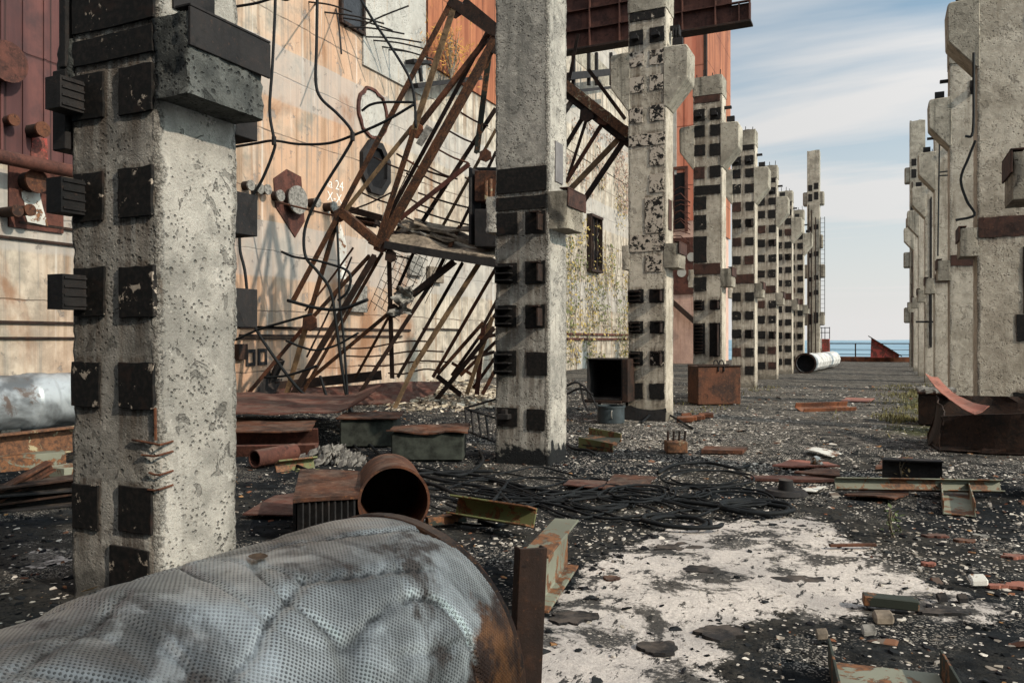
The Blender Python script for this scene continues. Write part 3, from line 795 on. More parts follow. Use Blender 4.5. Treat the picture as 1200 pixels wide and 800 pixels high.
def hotA(ci, z):
    # street-side front corner of the nearest column is broken open at knee height
    if ci == 1:
        return 0.05*math.exp(-((z-0.93)/0.16)**2) + 0.03*math.exp(-((z-2.55)/0.25)**2) + 0.02*math.exp(-((z-0.35)/0.2)**2) + 0.028
    return 0.014
Y0 = 3.34
colA, xlA = column(Y0, -1, 'near', 'nearest left concrete column, crumbling corner with bare rods, behind the silver pipe', 0.02, 0.024, 3.7, 1.0, 'conc_near', hot=hotA)
colB, xlB = column(Y0+6, -1, 'second', 'left column in front of the fallen truss, black painted base and tall plain shaft', 0.028, 0.04, 6.0, 2.0, 'conc_second')
colC, xlC = column(Y0+12, -1, 'third', 'left column with mottled peeling plates, steel girder passing behind its top', 0.05, 0.06, 9, 3.0, 'conc')
colD, xlD = column(Y0+18, -1, 'fourth', 'left column standing behind the rusty tank with hooks', 0.06, 0.09, 9, 4.0, 'conc')
lab = ['fifth left column, two rows of black square plates, just beyond the tank column',
       'sixth left column, narrow in view, its bright edge left of the far white pipe mouth',
       'seventh left column, standing right beside the mouth of the far white pipe',
       'eighth left column, thin sliver just before the tall column with ladder']
for k in range(4): column(Y0+24+6*k, -1, 'far', lab[k], 0.08, 0.15, 9, 5.0+k, 'conc')
# iron rods laid bare on the broken corner
xr = xlA+CW
b = MB()
for (za, zb, x0, x1) in ((0.985,0.965,-0.20,0.06),(0.90,0.905,-0.12,0.035),(0.80,0.79,-0.06,0.05),(0.70,0.705,-0.07,0.03)):
    b.tube([(xr+x0, Y0-0.012, za), (xr-0.02, Y0-0.008, (za+zb)/2-0.004), (xr+x1*0.3, Y0-0.004, zb), (xr+0.008, Y0+0.10, zb+0.01)], 0.007, 6)
b.tube([(xr-0.015, Y0-0.004, 0.99), (xr-0.018, Y0-0.006, 1.18)], 0.009, 6)
b.build('bare_rebar', M['rust'], colA)
# stubs on its back face, seen past the far edge
for z0, z1 in ((2.28,2.56),(1.66,1.92),(2.93,3.08)):
    b = MB(); b.box((xr-0.24, Y0+CD+0.005, z0), (xr-0.04, Y0+CD+0.22, z1)); b.build('bracket', M['black_steel'], colA, bevel=0.004)
for (x0, x1, z0, z1) in ((-0.13,-0.005,2.76,3.26),(-0.07,-0.005,3.27,4.2)):
    b = MB(); b.box((xlA+x0, Y0-0.03, z0), (xlA+x1, Y0+0.12, z1)); b.build('side_box', M['black_steel'], colA, bevel=.006)
# steel plates on the street faces
b = MB(); b.box((xr+0.002, Y0+0.10, 3.55), (xr+0.014, Y0+0.42, 4.3)); b.build('side_plate', M['black_steel'], colA)
b = MB(); b.box((xr+0.002, Y0+6.20, 3.62), (xr+0.014, Y0+6.46, 4.14)); b.build('side_plate', M['grey_metal'], colB)
b = MB(); b.box((xr+0.002, Y0+12.2, 3.75), (xr+0.014, Y0+12.45, 4.35)); b.build('side_plate', M['plate_rust'], colC)
b = MB()
for k in range(3): b.box((xr+0.06+k*0.055, Y0+12.25, 7.55+0.01*k), (xr+0.10+k*0.055, Y0+12.4, 7.72))
b.build('insulator', M['black_steel'], colC, bevel=0.01)
# black felt lapped up against column bases
for (px0, px1, Yc, hh, root, seedv) in ((652, 785, Y0+12, 0.30, colC, 3),):
    b = MB(); pts = []
    x0, x1 = xlC-0.05, xlC+CW+0.02
    n = 14; vs = []
    for i in range(n+1):
        x = x0+(x1-x0)*i/n; vs += [(x, Y0+12-0.10, -0.02), (x, Y0+12-0.05-0.03*mn.noise(V(x*4,1,1)), hh*(0.75+0.5*mn.noise(V(x*2.3,2,2)))), (x, Y0+12-0.003, hh*0.55)]
    fs = []
    for i in range(n): k = i*3; fs += [(k,k+3,k+4,k+1),(k+1,k+4,k+5,k+2)]
    b.add(vs, fs); b.build('felt_skirt', M['black_steel'], root)
# tall end columns with pipes and ladders
def tall(X0, Y, label, seed, ztop):
    root = empty('tall_column', (X0+0.4, Y+0.35, 0), label, 'column', 'tall end columns')
    eroded_box(X0, Y, 0, X0+0.80, Y+0.8, ztop, 0.08, zlist(-0.05, ztop, 0.2, 99, 0.2), r1=0.04, seed=seed, ragtop=0.15).build('shaft', M['conc_head'], root, smooth='sh')
    for z, o in ((11.1,0.27),(8.2,0.20),(6.2,0.32),(3.0,0.30)):
        for s in (-1, 1):
            e = X0+0.8 if s > 0 else X0
            x0, x1 = sorted((e-s*0.05, e+s*o))
            b = MB(); b.box((x0, Y+0.05, z-0.45), (x1, Y+0.7, z+0.45)); b.build('corbel', M['conc_cap'], root, bevel=0.06)
    for k, (z0, z1) in enumerate(((11.6,12.0),(10.9,11.4),(8.9,9.2),(7.1,7.4),(5.5,5.8),(4.5,4.8),(2.6,3.3))):
        b = MB(); b.box((X0+0.08, Y-0.014, z0), (X0+0.34, Y+0.02, z1)); b.box((X0+0.45, Y-0.014, z0+0.1), (X0+0.72, Y+0.02, z1+0.12)); b.build('plate_or_recess', M['plate'], root)
    b = MB()
    for dx in (0.12, 0.30, 0.55): b.cyl((X0+dx, Y-0.10, 0.0), (X0+dx, Y-0.10, 10.9-dx*2), 0.035, 8)
    b.build('pipe', M['rust_dark'], root, smooth='sh')
    b = MB()
    for dx in (0.86, 1.12): b.bar((X0+dx, Y-0.05, 3.2), (X0+dx, Y-0.05, 9.8), 0.035)
    for k in range(22): b.bar((X0+0.86, Y-0.05, 3.4+k*0.3), (X0+1.12, Y-0.05, 3.4+k*0.3), 0.02)
    b.build('ladder', M['black_steel'], root)
    return root
tall(-4.62, 57.2, 'tall left end column with pipes and ladder, near the sea railing', 31, 14.3)
# right row
labr = ['nearest right concrete column, wide front face behind the brown trough',
        'second right column, small dark box near its broken top, just left of the nearest right column',
        'third right column, plain strip with a bent wire hanging down its face',
        'fourth right column, narrow strip beside the wall ladder',
        'fifth right column, thin strip left of the ladder', 'sixth right column, thin strip near the end of the right row']
for k in range(6):
    column(Y0+12+6*k, 1, 'right_near' if k == 0 else 'right', labr[k], 0.04 if k == 0 else 0.07, 0.06 if k == 0 else 0.12, 9, 41.0+k, 'conc')
tall(1.44, 51.4, 'tall right end column, highest of the right row', 37, 14.2)
# right columns alongside the camera (out of view, they shade the deck)
column(Y0+6, 1, 'right', 'right concrete column closest to the camera, beside the picture edge', 0.08, 0.15, 9, 61.0, 'conc')

# ------------------------------------------------------------------ building along the left
bld = empty('derelict_building', (-15, 27, 0), 'long derelict concrete building with orange rusted cladding along the left side', 'building')
WX = -15.0
b = MB(); b.box((-15.6, 1, -0.1), (WX, 24.8, 24)); b.build('concrete_wall', M['wall'], bld)
b = MB(); b.box((-15.62, 24.803, -0.1), (WX-0.03, 52.4, 11.6)); b.build('concrete_wall', M['wall'], bld)
b = MB(); b.box((-15.4, 24.9, 11.603), (WX+0.05, 37.5, 24)); b.build('cladding', M['clad_orange'], bld)
b = MB(); b.box((-15.4, 37.503, 11.603), (WX+0.02, 52.4, 24)); b.build('concrete_wall', M['wall'], bld)
# wine red steel panel upper left
b = MB(); b.box((WX+0.003, 2, 4.95), (WX+0.10, 12.6, 15.0))
for k in range(9): b.box((WX+0.10, 9.0+k*0.42, 4.95), (WX+0.135, 9.05+k*0.42, 14.9))
b.build('steel_panel', M['clad_wine'], bld)
def ledge(px, py, px2, py2, X=WX+0.06, h=0.05, m='rust_dark', nm='rail'):
    a, c = onX(px, py, WX), onX(px2, py2, WX); z = (a.z+c.z)/2
    bb = MB(); bb.box((WX-0.01, a.y, z-h/2), (X, c.y, z+h/2)); return bb.build(nm, M[m], bld)
ledge(-10, 375, 340, 385); ledge(-10, 398, 345, 395, h=0.04); ledge(-10, 276, 90, 288, h=0.05); ledge(20, 262, 86, 268, h=0.05)
ledge(280, 383, 480, 387, h=0.07); ledge(280, 393, 470, 394, h=0.06)
ledge(495, 385, 540, 386, h=0.05)
# pale vertical panel near the cladding
a = onX(424, 100, WX); c = onX(497, 20, WX)
b = MB(); b.box((WX+0.003, a.y, 10.3), (WX+0.07, 24.75, 15.15)); b.build('pale_panel', M['pale_panel'], bld, bevel=0.01)
# dark window above the rods
b = MB(); w0 = onX(399, 10, WX).y; w1 = onX(424, 10, WX).y
b.box((WX+0.004, w0, 11.35), (WX+0.05, w1-0.05, 13.4)); wi = b.build('window', M['glass'], bld)
b = MB()
for q in (w0-0.05, w1): b.box((WX+0.004, q-0.05, 11.3), (WX+0.12, q+0.05, 13.5))
b.box((WX+0.004, w0-0.1, 11.22), (WX+0.13, w1+0.05, 11.32)); b.build('frame', M['rust_dark'], wi)
# stubs, flanges, hatches
def stub(px, py, r, l, m='rust_dark', face='rust', nm='pipe_stub'):
    c = onX(px, py, WX); rr = r*c.xy.length/FPX*1.0
    bb = MB(); bb.cyl((WX-0.05, c.y, c.z), (WX+l, c.y, c.z), rr, 18); o = bb.build(nm, M[m], bld, smooth='sh')
    bb = MB(); bb.cyl((WX+l+0.002, c.y, c.z), (WX+l+0.05, c.y, c.z), rr*1.18, 18); bb.build('flange', M[face], o, smooth='sh'); return o
for (px, py, r, l) in ((286,218,5,.2),(297,222,5,.2),(306,223,5,.2),(321,230,5.5,.2),(363,238,5,.25),(381,243,5,.3),(390,247,4.5,.3)): stub(px, py, r, l, face='slat')
# big disc on a rust-stained diamond plate
c = onX(338, 235, WX); k = 25.0/FPX
b = MB(); b.prism([(WX+0.004, c.y-0.62, c.z+0.5), (WX+0.004, c.y-0.55, c.z-0.25), (WX+0.004, c.y+0.25, c.z-1.0), (WX+0.004, c.y+0.65, c.z-0.5), (WX+0.004, c.y+0.5, c.z+0.75), (WX+0.004, c.y-0.1, c.z+0.85)], (0.03, 0, 0)); b.build('back_plate', M['rust_red'], bld)
stub(341, 235, 13.5, 0.22, face='slat', nm='large_pipe_stub')
stub(30, 214, 10, 0.30, nm='large_pipe_stub'); stub(-6, 76, 17, 0.35, m='clad_wine', face='rust_red', nm='large_pipe_stub'); stub(3, 143, 5, .3); stub(31, 155, 6.5, .45); stub(18, 248, 5, .4); stub(3, 249, 5, .4)
c = onX(30, 235, WX)
b = MB(); b.box((WX+0.004, c.y-0.35, c.z-0.55), (WX+0.05, c.y+0.75, c.z+1.05)); b.build('back_plate', M['rust_red'], bld)
b = MB(); c2 = onX(35, 240, WX); b.sheet((WX+0.08, c2.y-0.1, c2.z-0.35), (WX+0.08, c2.y+0.32, c2.z-0.38), (WX+0.08, c2.y+0.05, c2.z+0.45), (WX+0.08, c2.y-0.25, c2.z+0.45), 0.01, 0.05, 6, 6, 3); b.build('peeling_sheet', M['white_paint'], bld)
b = MB(); c2 = onX(48, 177, WX+0.2); b.sheet((WX+0.14, c2.y-0.15, c2.z-0.2), (WX+0.14, c2.y+0.18, c2.z-0.25), (WX+0.14, c2.y+0.16, c2.z+0.28), (WX+0.14, c2.y-0.12, c2.z+0.25), 0.01, 0.05, 6, 6, 3); b.build('peeling_sheet', M['red_paint'], bld)
# rusty supply pipe along the panel foot
a = onX(-20, 183, WX+0.5); c = onX(86, 198, WX+0.5)
b = MB(); b.cyl((WX+0.5, a.y, (a.z+c.z)/2), (WX+0.5, c.y+0.8, (a.z+c.z)/2), 0.13, 16); b.build('supply_pipe', M['rust_red'], bld, smooth='sh')
# eight-sided hatch and the torn-open oval patch
def ngon_on_wall(px, py, ry, rz, n, x, rot=0.0, jag=0.0):
    c = onX(px, py, WX)
    return [Vector((x, c.y+ry*math.cos(rot+2*math.pi*k/n)*(1+jag*mn.noise(V(k*.9,1,2))), c.z+rz*math.sin(rot+2*math.pi*k/n)*(1+jag*mn.noise(V(k*.9,7,2))))) for k in range(n)]
def ring_on_wall(outer, inner, t):
    bb = MB(); n = len(outer); t = Vector((t,0,0))
    vs = outer + inner + [p+t for p in outer] + [p+t for p in inner]; fs = []
    for i in range(n):
        j = (i+1) % n
        fs += [(2*n+i, 2*n+j, 3*n+j, 3*n+i), (i, j, 2*n+j, 2*n+i), (n+j, n+i, 3*n+i, 3*n+j)]
    return bb.add(vs, fs)
b = MB(); b.prism(ngon_on_wall(438, 197, 0.62, 0.70, 8, WX+0.004, 0.39), (0.02, 0, 0)); h = b.build('hatch', M['dark_hole'], bld)
ring_on_wall(ngon_on_wall(438, 197, 0.85, 0.92, 8, WX+0.006, 0.39), ngon_on_wall(438, 197, 0.62, 0.70, 8, WX+0.006, 0.39), 0.14).build('hatch_rim', M['black_steel'], h)
b = MB(); b.prism(ngon_on_wall(436, 133, 0.72, 0.72, 22, WX+0.004), (0.02, 0, 0)); h = b.build('patched_opening', M['pale_panel'], bld)
ring_on_wall(ngon_on_wall(436, 133, 0.86, 0.82, 22, WX+0.005, 0, 0.15), ngon_on_wall(436, 133, 0.74, 0.73, 22, WX+0.005, 0, 0.3), 0.07).build('torn_rim', M['rust_red'], h)
for (px, py) in ((293,419),(307,418)):
    c = onX(px, py, WX)
    ring_on_wall([Vector((WX+.004,c.y-.17,c.z-.22)),Vector((WX+.004,c.y+.17,c.z-.22)),Vector((WX+.004,c.y+.17,c.z+.22)),Vector((WX+.004,c.y-.17,c.z+.22))],
                 [Vector((WX+.004,c.y-.09,c.z-.13)),Vector((WX+.004,c.y+.09,c.z-.13)),Vector((WX+.004,c.y+.09,c.z+.13)),Vector((WX+.004,c.y-.09,c.z+.13))], 0.03).build('black_frame', M['black_steel'], bld)
for (px, py, hw, hh, m) in ((484,312,.42,.34,'slat'),(415,350,.5,.42,'slat'),(280,412,.16,.2,'rust_dark'),(508,322,.5,.28,'wood')):
    c = onX(px, py, WX); b = MB(); b.box((WX+0.003, c.y-hw, c.z-hh), (WX+0.16, c.y+hw, c.z+hh)); b.build('wall_box', M[m], bld, bevel=0.01)
# streak of spilled lime below the platform
c = onX(401, 298, WX); b = MB(); b.prism([(WX+0.004,c.y-0.1,c.z+0.95),(WX+0.004,c.y-.25,c.z+.3),(WX+0.004,c.y-0.25,c.z-0.75),(WX+0.004,c.y+0.18,c.z-0.75),(WX+0.004,c.y+0.22,c.z+0.3)], (0.006,0,0)); b.build('lime_streak', M['white_paint'], bld)
# chalk writing on the wall
def chalk(txt, px, py, size):
    cu = bpy.data.curves.new('chalk', 'FONT'); cu.body = txt; cu.size = size; cu.space_line = 0.95
    cu.extrude = 0.002; cu.offset = -0.004
    o = bpy.data.objects.new('chalk_writing', cu); COL.objects.link(o)
    dg = bpy.context.evaluated_depsgraph_get(); me_ = bpy.data.meshes.new_from_object(o.evaluated_get(dg)); bpy.data.objects.remove(o)
    c = onX(px, py, WX)
    R = Matrix.Rotation(math.radians(90), 4, 'X'); R = Matrix.Rotation(math.radians(90), 4, 'Z') @ R
    me_.transform(Matrix.Translation(Vector((WX+0.006, c.y, c.z)) - bld.location) @ R)
    me_.materials.clear(); me_.materials.append(M['chalk'])
    oo = bpy.data.objects.new('chalk_writing', me_); COL.objects.link(oo); oo.parent = bld
M['chalk'] = m_plain('chalk', (0.72,0.70,0.66), 1.0, 0.15, 20)
chalk('la 24\nX-X\nv34u', 383, 219, 0.42)
# rods standing out of the wall
for (a, c) in (((398,20),(460,36)),((403,31),(474,40)),((425,43),(494,50)),((435,47),(496,57)),((445,54),(508,70)),((454,58),(500,67)),((413,37),(479,7)),((380,14),(450,28)),((362,2),(412,14)),((370,6),(372,3)),((395,9),(400,63))):
    p, q = onX(*a, WX), onX(*c, WX+1.7)
    b = MB(); b.tube(spline([p-V(0.05,0,0), p.lerp(q, .5)+V(0,0,0.05), q], 5), 0.026, 6); b.build('rebar', M['black_steel'], bld, smooth='all')
# ledge with dead growth where the cladding begins
b = MB(); p = onX(478, 72, WX); q = onX(500, 73, WX)
b.bar(onX(480, 72, WX+0.3), onX(501, 74, WX+0.3), 0.35, 0.12); b.bar(onX(492, 80, WX+.3), onX(494, 96, WX+.3), 0.1); b.bar(onX(484, 101, WX+.4), onX(560, 92, WX+.4), 0.4, 0.16); b.build('broken_bracket', M['black_steel'], bld)
# windows and openings further along
def hole(px0, px1, py0, py1, X, depthm='dark_hole', framem='rust_dark', parent=bld, bars=0):
    a, c = onX(px0, py0, X), onX(px1, py0, X); z1, z0 = onX((px0+px1)/2, py0, X).z, onX((px0+px1)/2, py1, X).z
    bb = MB(); bb.box((X+0.004, a.y, z0), (X+0.06, c.y, z1)); o = bb.build('window', M[depthm], parent)
    bb = MB(); t = 0.09
    bb.box((X+0.005, a.y-t, z0), (X+0.30, a.y-0.002, z1)); bb.box((X+0.005, c.y+0.002, z0), (X+0.30, c.y+t, z1))
    bb.box((X+0.005, a.y-t, z1+0.003), (X+0.34, c.y+t, z1+0.14)); bb.box((X+0.005, a.y-t, z0-0.16), (X+0.34, c.y+t, z0-0.003)); bb.build('frame', M[framem], o)
    if bars:
        bb = MB()
        for k in range(bars): y = a.y+(c.y-a.y)*(k+1)/(bars+1); bb.bar((X+0.15, y, z0), (X+0.15, y, z1), 0.08)
        bb.build('bar', M[framem], o)
    return o
hole(688, 700, 256, 316, WX-0.03, bars=2)
b = MB(); a = onX(684, 275, WX); b.box((WX-.02, onX(676, 0, WX).y, onX(680,440,WX).z), (WX+0.0, onX(690,0,WX).y, onX(680,412,WX).z)); b.build('pale_panel', M['pale_panel'], bld)
for py in (391, 397):
    a, c = onX(664, py, WX), onX(735, py-3, WX); b = MB(); b.box((WX-.03, a.y, a.z-.06), (WX+.08, c.y, a.z+.06)); b.build('rail', M['rust_red'], bld)
# gallery along the upper wall behind the girder
b = MB(); a, c = onX(663, 90, WX+1.0), onX(722, 84, WX+1.0)
b.bar(a, c, 0.5, 0.35)
for px in (672, 690, 699, 716): b.bar(onX(px, 100, WX+1.0), onX(px, 62, WX+1.0), 0.16)
b.bar(onX(664, 108, WX+1), onX(722, 102, WX+1), 0.15); b.build('gallery', M['black_steel'], bld)
b = MB(); b.box((WX-0.025, onX(655,80,WX).y, onX(690,85,WX).z), (WX+0.04, 52.3, onX(690,55,WX).z-0.2)); b.build('dark_band', M['conc_cap'], bld)
# unseen blocks added on the right and behind, put there to shade the foreground
nb = empty('side_shade_block', (19, -8, 0), 'grey concrete block added out of view on the right to shade the foreground', 'building')
b = MB(); b.box((16, -22, -1.5), (17.2, -1.35, 17.0)); b.build('concrete_wall', M['conc_cap'], nb)
nb = empty('end_shade_block', (0, -12, 0), 'grey concrete block added behind the viewer to keep skylight off the column fronts', 'building')
b = MB(); b.box((-15.2, -13, -1.5), (15.9, -6.0, 15.0)); b.build('concrete_wall', M['conc_dark'], nb)
# the red tower at the far end
twr = empty('clad_tower', (-12.8, 57.2, 0), 'tall tower clad in orange-red sheets at the far end of the left row', 'building')
TX = -10.57
b = MB(); b.box((-16, 52.41, 9.4), (TX, 62, 30)); b.build('cladding', M['clad_salmon'], twr)
b = MB(); b.box((-16, 52.43, 0), (TX-0.05, 61.9, 9.397)); b.build('concrete_wall', M['pink_panel'], twr)
b = MB(); b.box((TX+0.003, 52.30, 9.0), (TX+0.2, 52.6, 30)); b.build('corner_trim', M['rust_dark'], twr)
b = MB(); b.box((TX+0.003, 53.2, 9.2), (TX+0.08, 62.03, 29.9)); b.build('cladding', M['clad_orange'], twr)
b = MB(); b.box((-14.9, 52.35, 12.5), (-12.35, 52.405, 22.5)); b.build('pale_panel', M['pale_panel'], twr)
# opening with red frame and loose rods, low circles
b = MB(); b.box((-12.5, 52.36, 8.9), (-11.8, 52.42, 12.6)); w = b.build('window', M['dark_hole'], twr)
b = MB(); b.box((-12.72, 52.30, 8.7), (-12.503, 52.41, 12.8)); b.box((-11.797, 52.30, 8.7), (-11.6, 52.41, 12.8)); b.box((-12.72, 52.29, 12.803), (-11.6, 52.41, 13.0)); b.build('frame', M['rust_red'], w)
for k in range(12):
    b = MB(); z = 7.8+k*0.32+random.uniform(-.1,.1); b.tube([(-12.6, 52.38, z), (-11.9, 51.6, z-0.1+random.uniform(-.2,.3)), (-11.2, 51.2, z-random.uniform(0,.7))], 0.03, 5); b.build('rebar', M['rust_red'], twr)
b = MB(); b.box((-12.9, 52.33, 4.6), (-11.0, 52.428, 8.3)); pn = b.build('steel_panel', M['rust_red'], twr)
b = MB()
for x, z in ((-12.2,7.3),(-12.0,6.0),(-11.35,7.0),(-11.3,5.6)): b.cyl((x, 52.325, z), (x, 52.29, z), 0.30, 16)
b.build('round_cover', M['pale_panel'], pn)
for k in range(3): pass
b = MB(); b.bar((-12.9, 52.0, 4.4), (-10.9, 52.0, 2.6), 0.3, 0.3); b.build('fallen_strut', M['rust_dark'], twr)

# creeper over the wall between the second and third columns
crp = empty('creeper', (WX, 40, 0), 'yellowing creeper climbing the pale wall between the second and third columns', 'creeper')
def leafmesh(n, cond, zr, yr, seedv, size):
    r = random.Random(seedv); bb = MB(); c = 0; tries = 0
    while c < n and tries < n*30:
        tries += 1
        y = r.uniform(*yr); z = r.uniform(*zr)
        if mn.noise(V(y*0.55, z*0.45, seedv)) + cond(y, z) < 0.05: continue
        o = Vector((WX+0.03+r.random()**2*0.22, y, z)); s = size*r.uniform(.6, 1.35)
        d = Vector((r.uniform(-.1,.8), r.uniform(-1,1), r.uniform(-1.1,.3))).normalized(); n_ = Vector((1, r.uniform(-.7,.7), r.uniform(-.3,.9))).normalized()
        e = d.cross(n_).normalized(); d = n_.cross(e)
        bb.add([o, o+d*s*.5+e*s*.36, o+d*s+n_*s*.1, o+d*s*.5-e*s*.36], [(0,1,2,3)]); c += 1
    return bb
def cnd(y, z):
    return 0.22 - 0.06*abs(z-4.0)*(1 if z > 4 else .3) + (0.12 if y < 40 else -0.05)
leafmesh(2600, cnd, (0.3, 11.5), (33, 53), 3, 0.16).build('yellow_leaves', m_plain('leaf_yellow', (0.25,0.185,0.06), 0.8, 0.5, 3), crp)
leafmesh(1700, lambda y, z: cnd(y, z)-0.10, (0.3, 7.5), (35, 53), 8, 0.16).build('green_leaves', m_plain('leaf_green', (0.10,0.105,0.04), 0.8, 0.5, 3), crp)
leafmesh(1300, lambda y, z: 0.1, (9.6, 14.0), (37, 51), 12, 0.16).build('dry_leaves', m_plain('leaf_dry', (0.25,0.17,0.13), 0.8, 0.45, 3), crp)
b = MB(); r = random.Random(4)
for k in range(34):
    y = r.uniform(34, 52); z = 0.0; pts = [V(WX+.03, y, z)]
    for j in range(10):
        y += r.uniform(-.35,.35); z += r.uniform(.5,1.0); pts.append(V(WX+.03+r.random()*.06, y, min(z, 11.3)))
    b.tube(spline(pts, 3), 0.012, 4)
b.build('stem', M['wood'], crp)
# golden dead bush on the ledge under the cladding
bush = empty('dry_bush', onX(528, 75, WX+0.5), 'golden dry bush growing on the wall ledge above the fallen truss', 'bush')
b = MB(); r = random.Random(5); c0 = onX(528, 92, WX+0.5)
for k in range(520):
    p = c0 + Vector((r.gauss(0,.35), r.gauss(0,.95), abs(r.gauss(0.9,.6)))); d = Vector((r.uniform(-.5,.5), r.uniform(-1,1), r.uniform(0,1.2))).normalized(); e = d.cross(Vector((1,.2,.1))).normalized()
    s = r.uniform(.12,.4); b.add([p, p+d*s*.5+e*.022, p+d*s, p+d*s*.5-e*.022], [(0,1,2,3)])
b.build('foliage', m_plain('leaf_gold', (0.34,0.17,0.035), 0.8, 0.5, 3), bush)
b = MB()
for k in range(14): b.tube([c0, c0+V(r.uniform(-.2,.3), r.uniform(-.7,.7), r.uniform(.7,1.4)), c0+V(r.uniform(-.3,.4), r.uniform(-1.1,1.1), r.uniform(1.4,2.2))], [.03,.02,.006], 5)
b.build('stem', M['wood'], bush)

# ------------------------------------------------------------------ overhead girder
gx0, gx1, gy, gz = -7.9, -2.55, 17.6, 8.33
grd = empty('crane_girder', (gx1, gy, gz), 'heavy brown steel girder spanning high behind the third left column', 'girder')
b = MB(); b.box((gx0, gy, gz+0.05), (gx1-0.40, gy+0.03, gz+1.75)); b.box((gx1-0.397, gy, gz+0.05), (gx1, gy+0.03, gz+0.46)); b.build('web', M['girder'], grd)
b = MB(); b.box((gx0, gy-0.16, gz), (gx1+0.02, gy+0.19, gz+0.047)); b.box((gx0, gy-0.16, gz+1.753), (gx1-0.4, gy+0.19, gz+1.80)); b.build('flange', M['rust_dark'], grd, bevel=0.004)
b = MB()
for zz in (0.47, 0.93, 1.36):
    b.box((gx0, gy-0.09, gz+zz), (gx1-(0.0 if zz < .5 else 0.4), gy-0.003, gz+zz+0.022))
b.build('stiffener', M['girder'], grd)
b = MB()
for k in range(8):
    x = gx1-0.02-k*0.72
    if k in (0,): zt_ = 0.47
    else: zt_ = 1.75
    b.box((x-0.012, gy-0.10, gz+0.05), (x+0.012, gy-0.004, gz+zt_))
b.box((gx1-0.25, gy-0.10, gz+0.05), (gx1-0.23, gy-0.004, gz+0.47))
b.build('stiffener', M['girder'], grd)

# ------------------------------------------------------------------ fallen truss
tr = empty('fallen_truss', TF(380, 476), 'rusty lattice truss collapsed between the wall and the column row', 'truss')
tr.location.z = 0
def tb(a, c, wpx, off=(0,0), m='truss_steel', nm='brace', flip=1, solid=False):
    p, q = TF(*a, off[0]), TF(*c, off[1]); w = wpx*(13.5 if solid and nm == 'chord' else 16.5 if nm in ('chord','head_beam') else 14.5)/FPX
    bb = MB()
    if solid: bb.bar(p, q, w, w, up=(0,1,0))
    else: bb.angle(p, q, w, max(0.014, w*.16), up=(0,1,0), flip=flip)
    return bb.build(nm, M[m], tr)
F0, B0 = (0,0), (1.3,1.3)
tb((530,4),(345,353), 7.5, F0, nm='chord'); tb((534,8),(487,153), 8.5, F0, 'truss_tan', 'chord'); tb((487,153),(444,285), 8, F0, nm='chord')
tb((582,44),(444,290), 11, F0, 'truss_steel', 'chord', solid=True); tb((577,30),(452,262), 6, (.35,.35), 'rust_dark', 'chord')
tb((441,300),(336,478), 9, F0, 'rust_dark', 'chord'); tb((449,296),(350,470), 5, (.4,.4), 'truss_steel', 'chord')
tb((434,300),(362,378), 6.5, (.2,.2)); tb((399,250),(362,378), 7.5, (.1,.1), nm='chord'); tb((362,378),(333,478), 8, (.1,.1), 'truss_tan', 'chord'); tb((362,378),(293,460), 6.5, (.4,.2), 'rust')
tb((484,150),(402,252), 7, (.1,.1), 'truss_tan'); tb((487,153),(575,40), 6.5, (.2,.2), 'rust')
tb((577,45),(560,180), 9, (.6,.6), 'dark_green'); tb((582,128),(487,274), 7, (.7,.7), 'rust_dark'); tb((551,193),(470,257), 7.5, (.4,.4), 'rust_red'); tb((582,152),(517,270), 5, (.9,.9), 'truss_tan'); tb((582,178),(526,296), 5, (1.1,1.0), 'rust_dark')
tb((540,265),(505,336), 6, (.6,.6)); tb((505,334),(409,482), 6.5, (.4,.2), 'rust_dark'); tb((458,366),(362,446), 6, (.3,.6)); tb((456,372),(417,443), 4.5, (.8,.9)); tb((478,350),(533,306), 8, (.3,.3), 'rust_dark')
tb((457,290),(461,443), 7.5, (.2,.5), 'rust_dark', 'post'); tb((543,308),(467,442), 5.5, (.9,1.0), 'rust_dark'); tb((577,286),(486,430), 8, (.5,.4), 'truss_tan'); tb((486,430),(461,484), 7, (.4,.1), 'truss_tan'); tb((582,314),(508,442), 5.5, (1.1,1.1), 'rust')
tb((498,268),(466,340), 5.5, (.9,.9), 'rust_dark')
# head beam running down to the third column
tb((528,2),(582,40), 11, (0,0), 'rust_dark', 'head_beam', solid=True); tb((545,2),(600,48), 9, (.5,.5), 'rust_dark', 'head_beam', solid=True)
tb((580,36),(665,97), 12, (0,0), 'rust_dark', 'head_beam', solid=True); tb((660,97),(738,158), 11, (0,0), 'cream', 'head_beam', solid=True); tb((660,108),(738,170), 8, (.06,.06), 'rust_dark', 'head_beam', solid=True)
for (a, c, w, m) in (((731,158),(664,228),8,'truss_tan'),((733,164),(682,240),8,'rust_dark'),((708,143),(664,214),6,'rust'),((688,140),(667,206),4.5,'rust_dark'),((684,138),(660,178),6.5,'rust_dark'),((676,112),(660,136),8,'slat'),((690,82),(733,140),5,'rust_dark'),((678,40),(668,92),4.5,'rust_dark')):
    tb(a, c, w, (.1,.3), m)
rr = random.Random(77)
for k in range(6):
    x0 = rr.uniform(400, 560); y0 = rr.uniform(150, 330); L = rr.uniform(50, 130); a = math.radians(rr.uniform(48, 72)) if rr.random() < .75 else math.radians(rr.uniform(-30, 20))
    p, q = TF(x0, y0, rr.uniform(.2, 1.4)), TF(min(578, x0-L*math.cos(a)), y0+L*math.sin(a), rr.uniform(.2, 1.4)); md = p.lerp(q, .5)+V(rr.uniform(-.08,.08), 0, rr.uniform(-.12,.08))
    bb = MB(); bb.tube(spline([p, md, q], 5), rr.choice((.014,.02,.026)), 5); bb.build('loose_rod', M[rr.choice(['rust_dark','truss_steel','rust'])], tr, smooth='all')
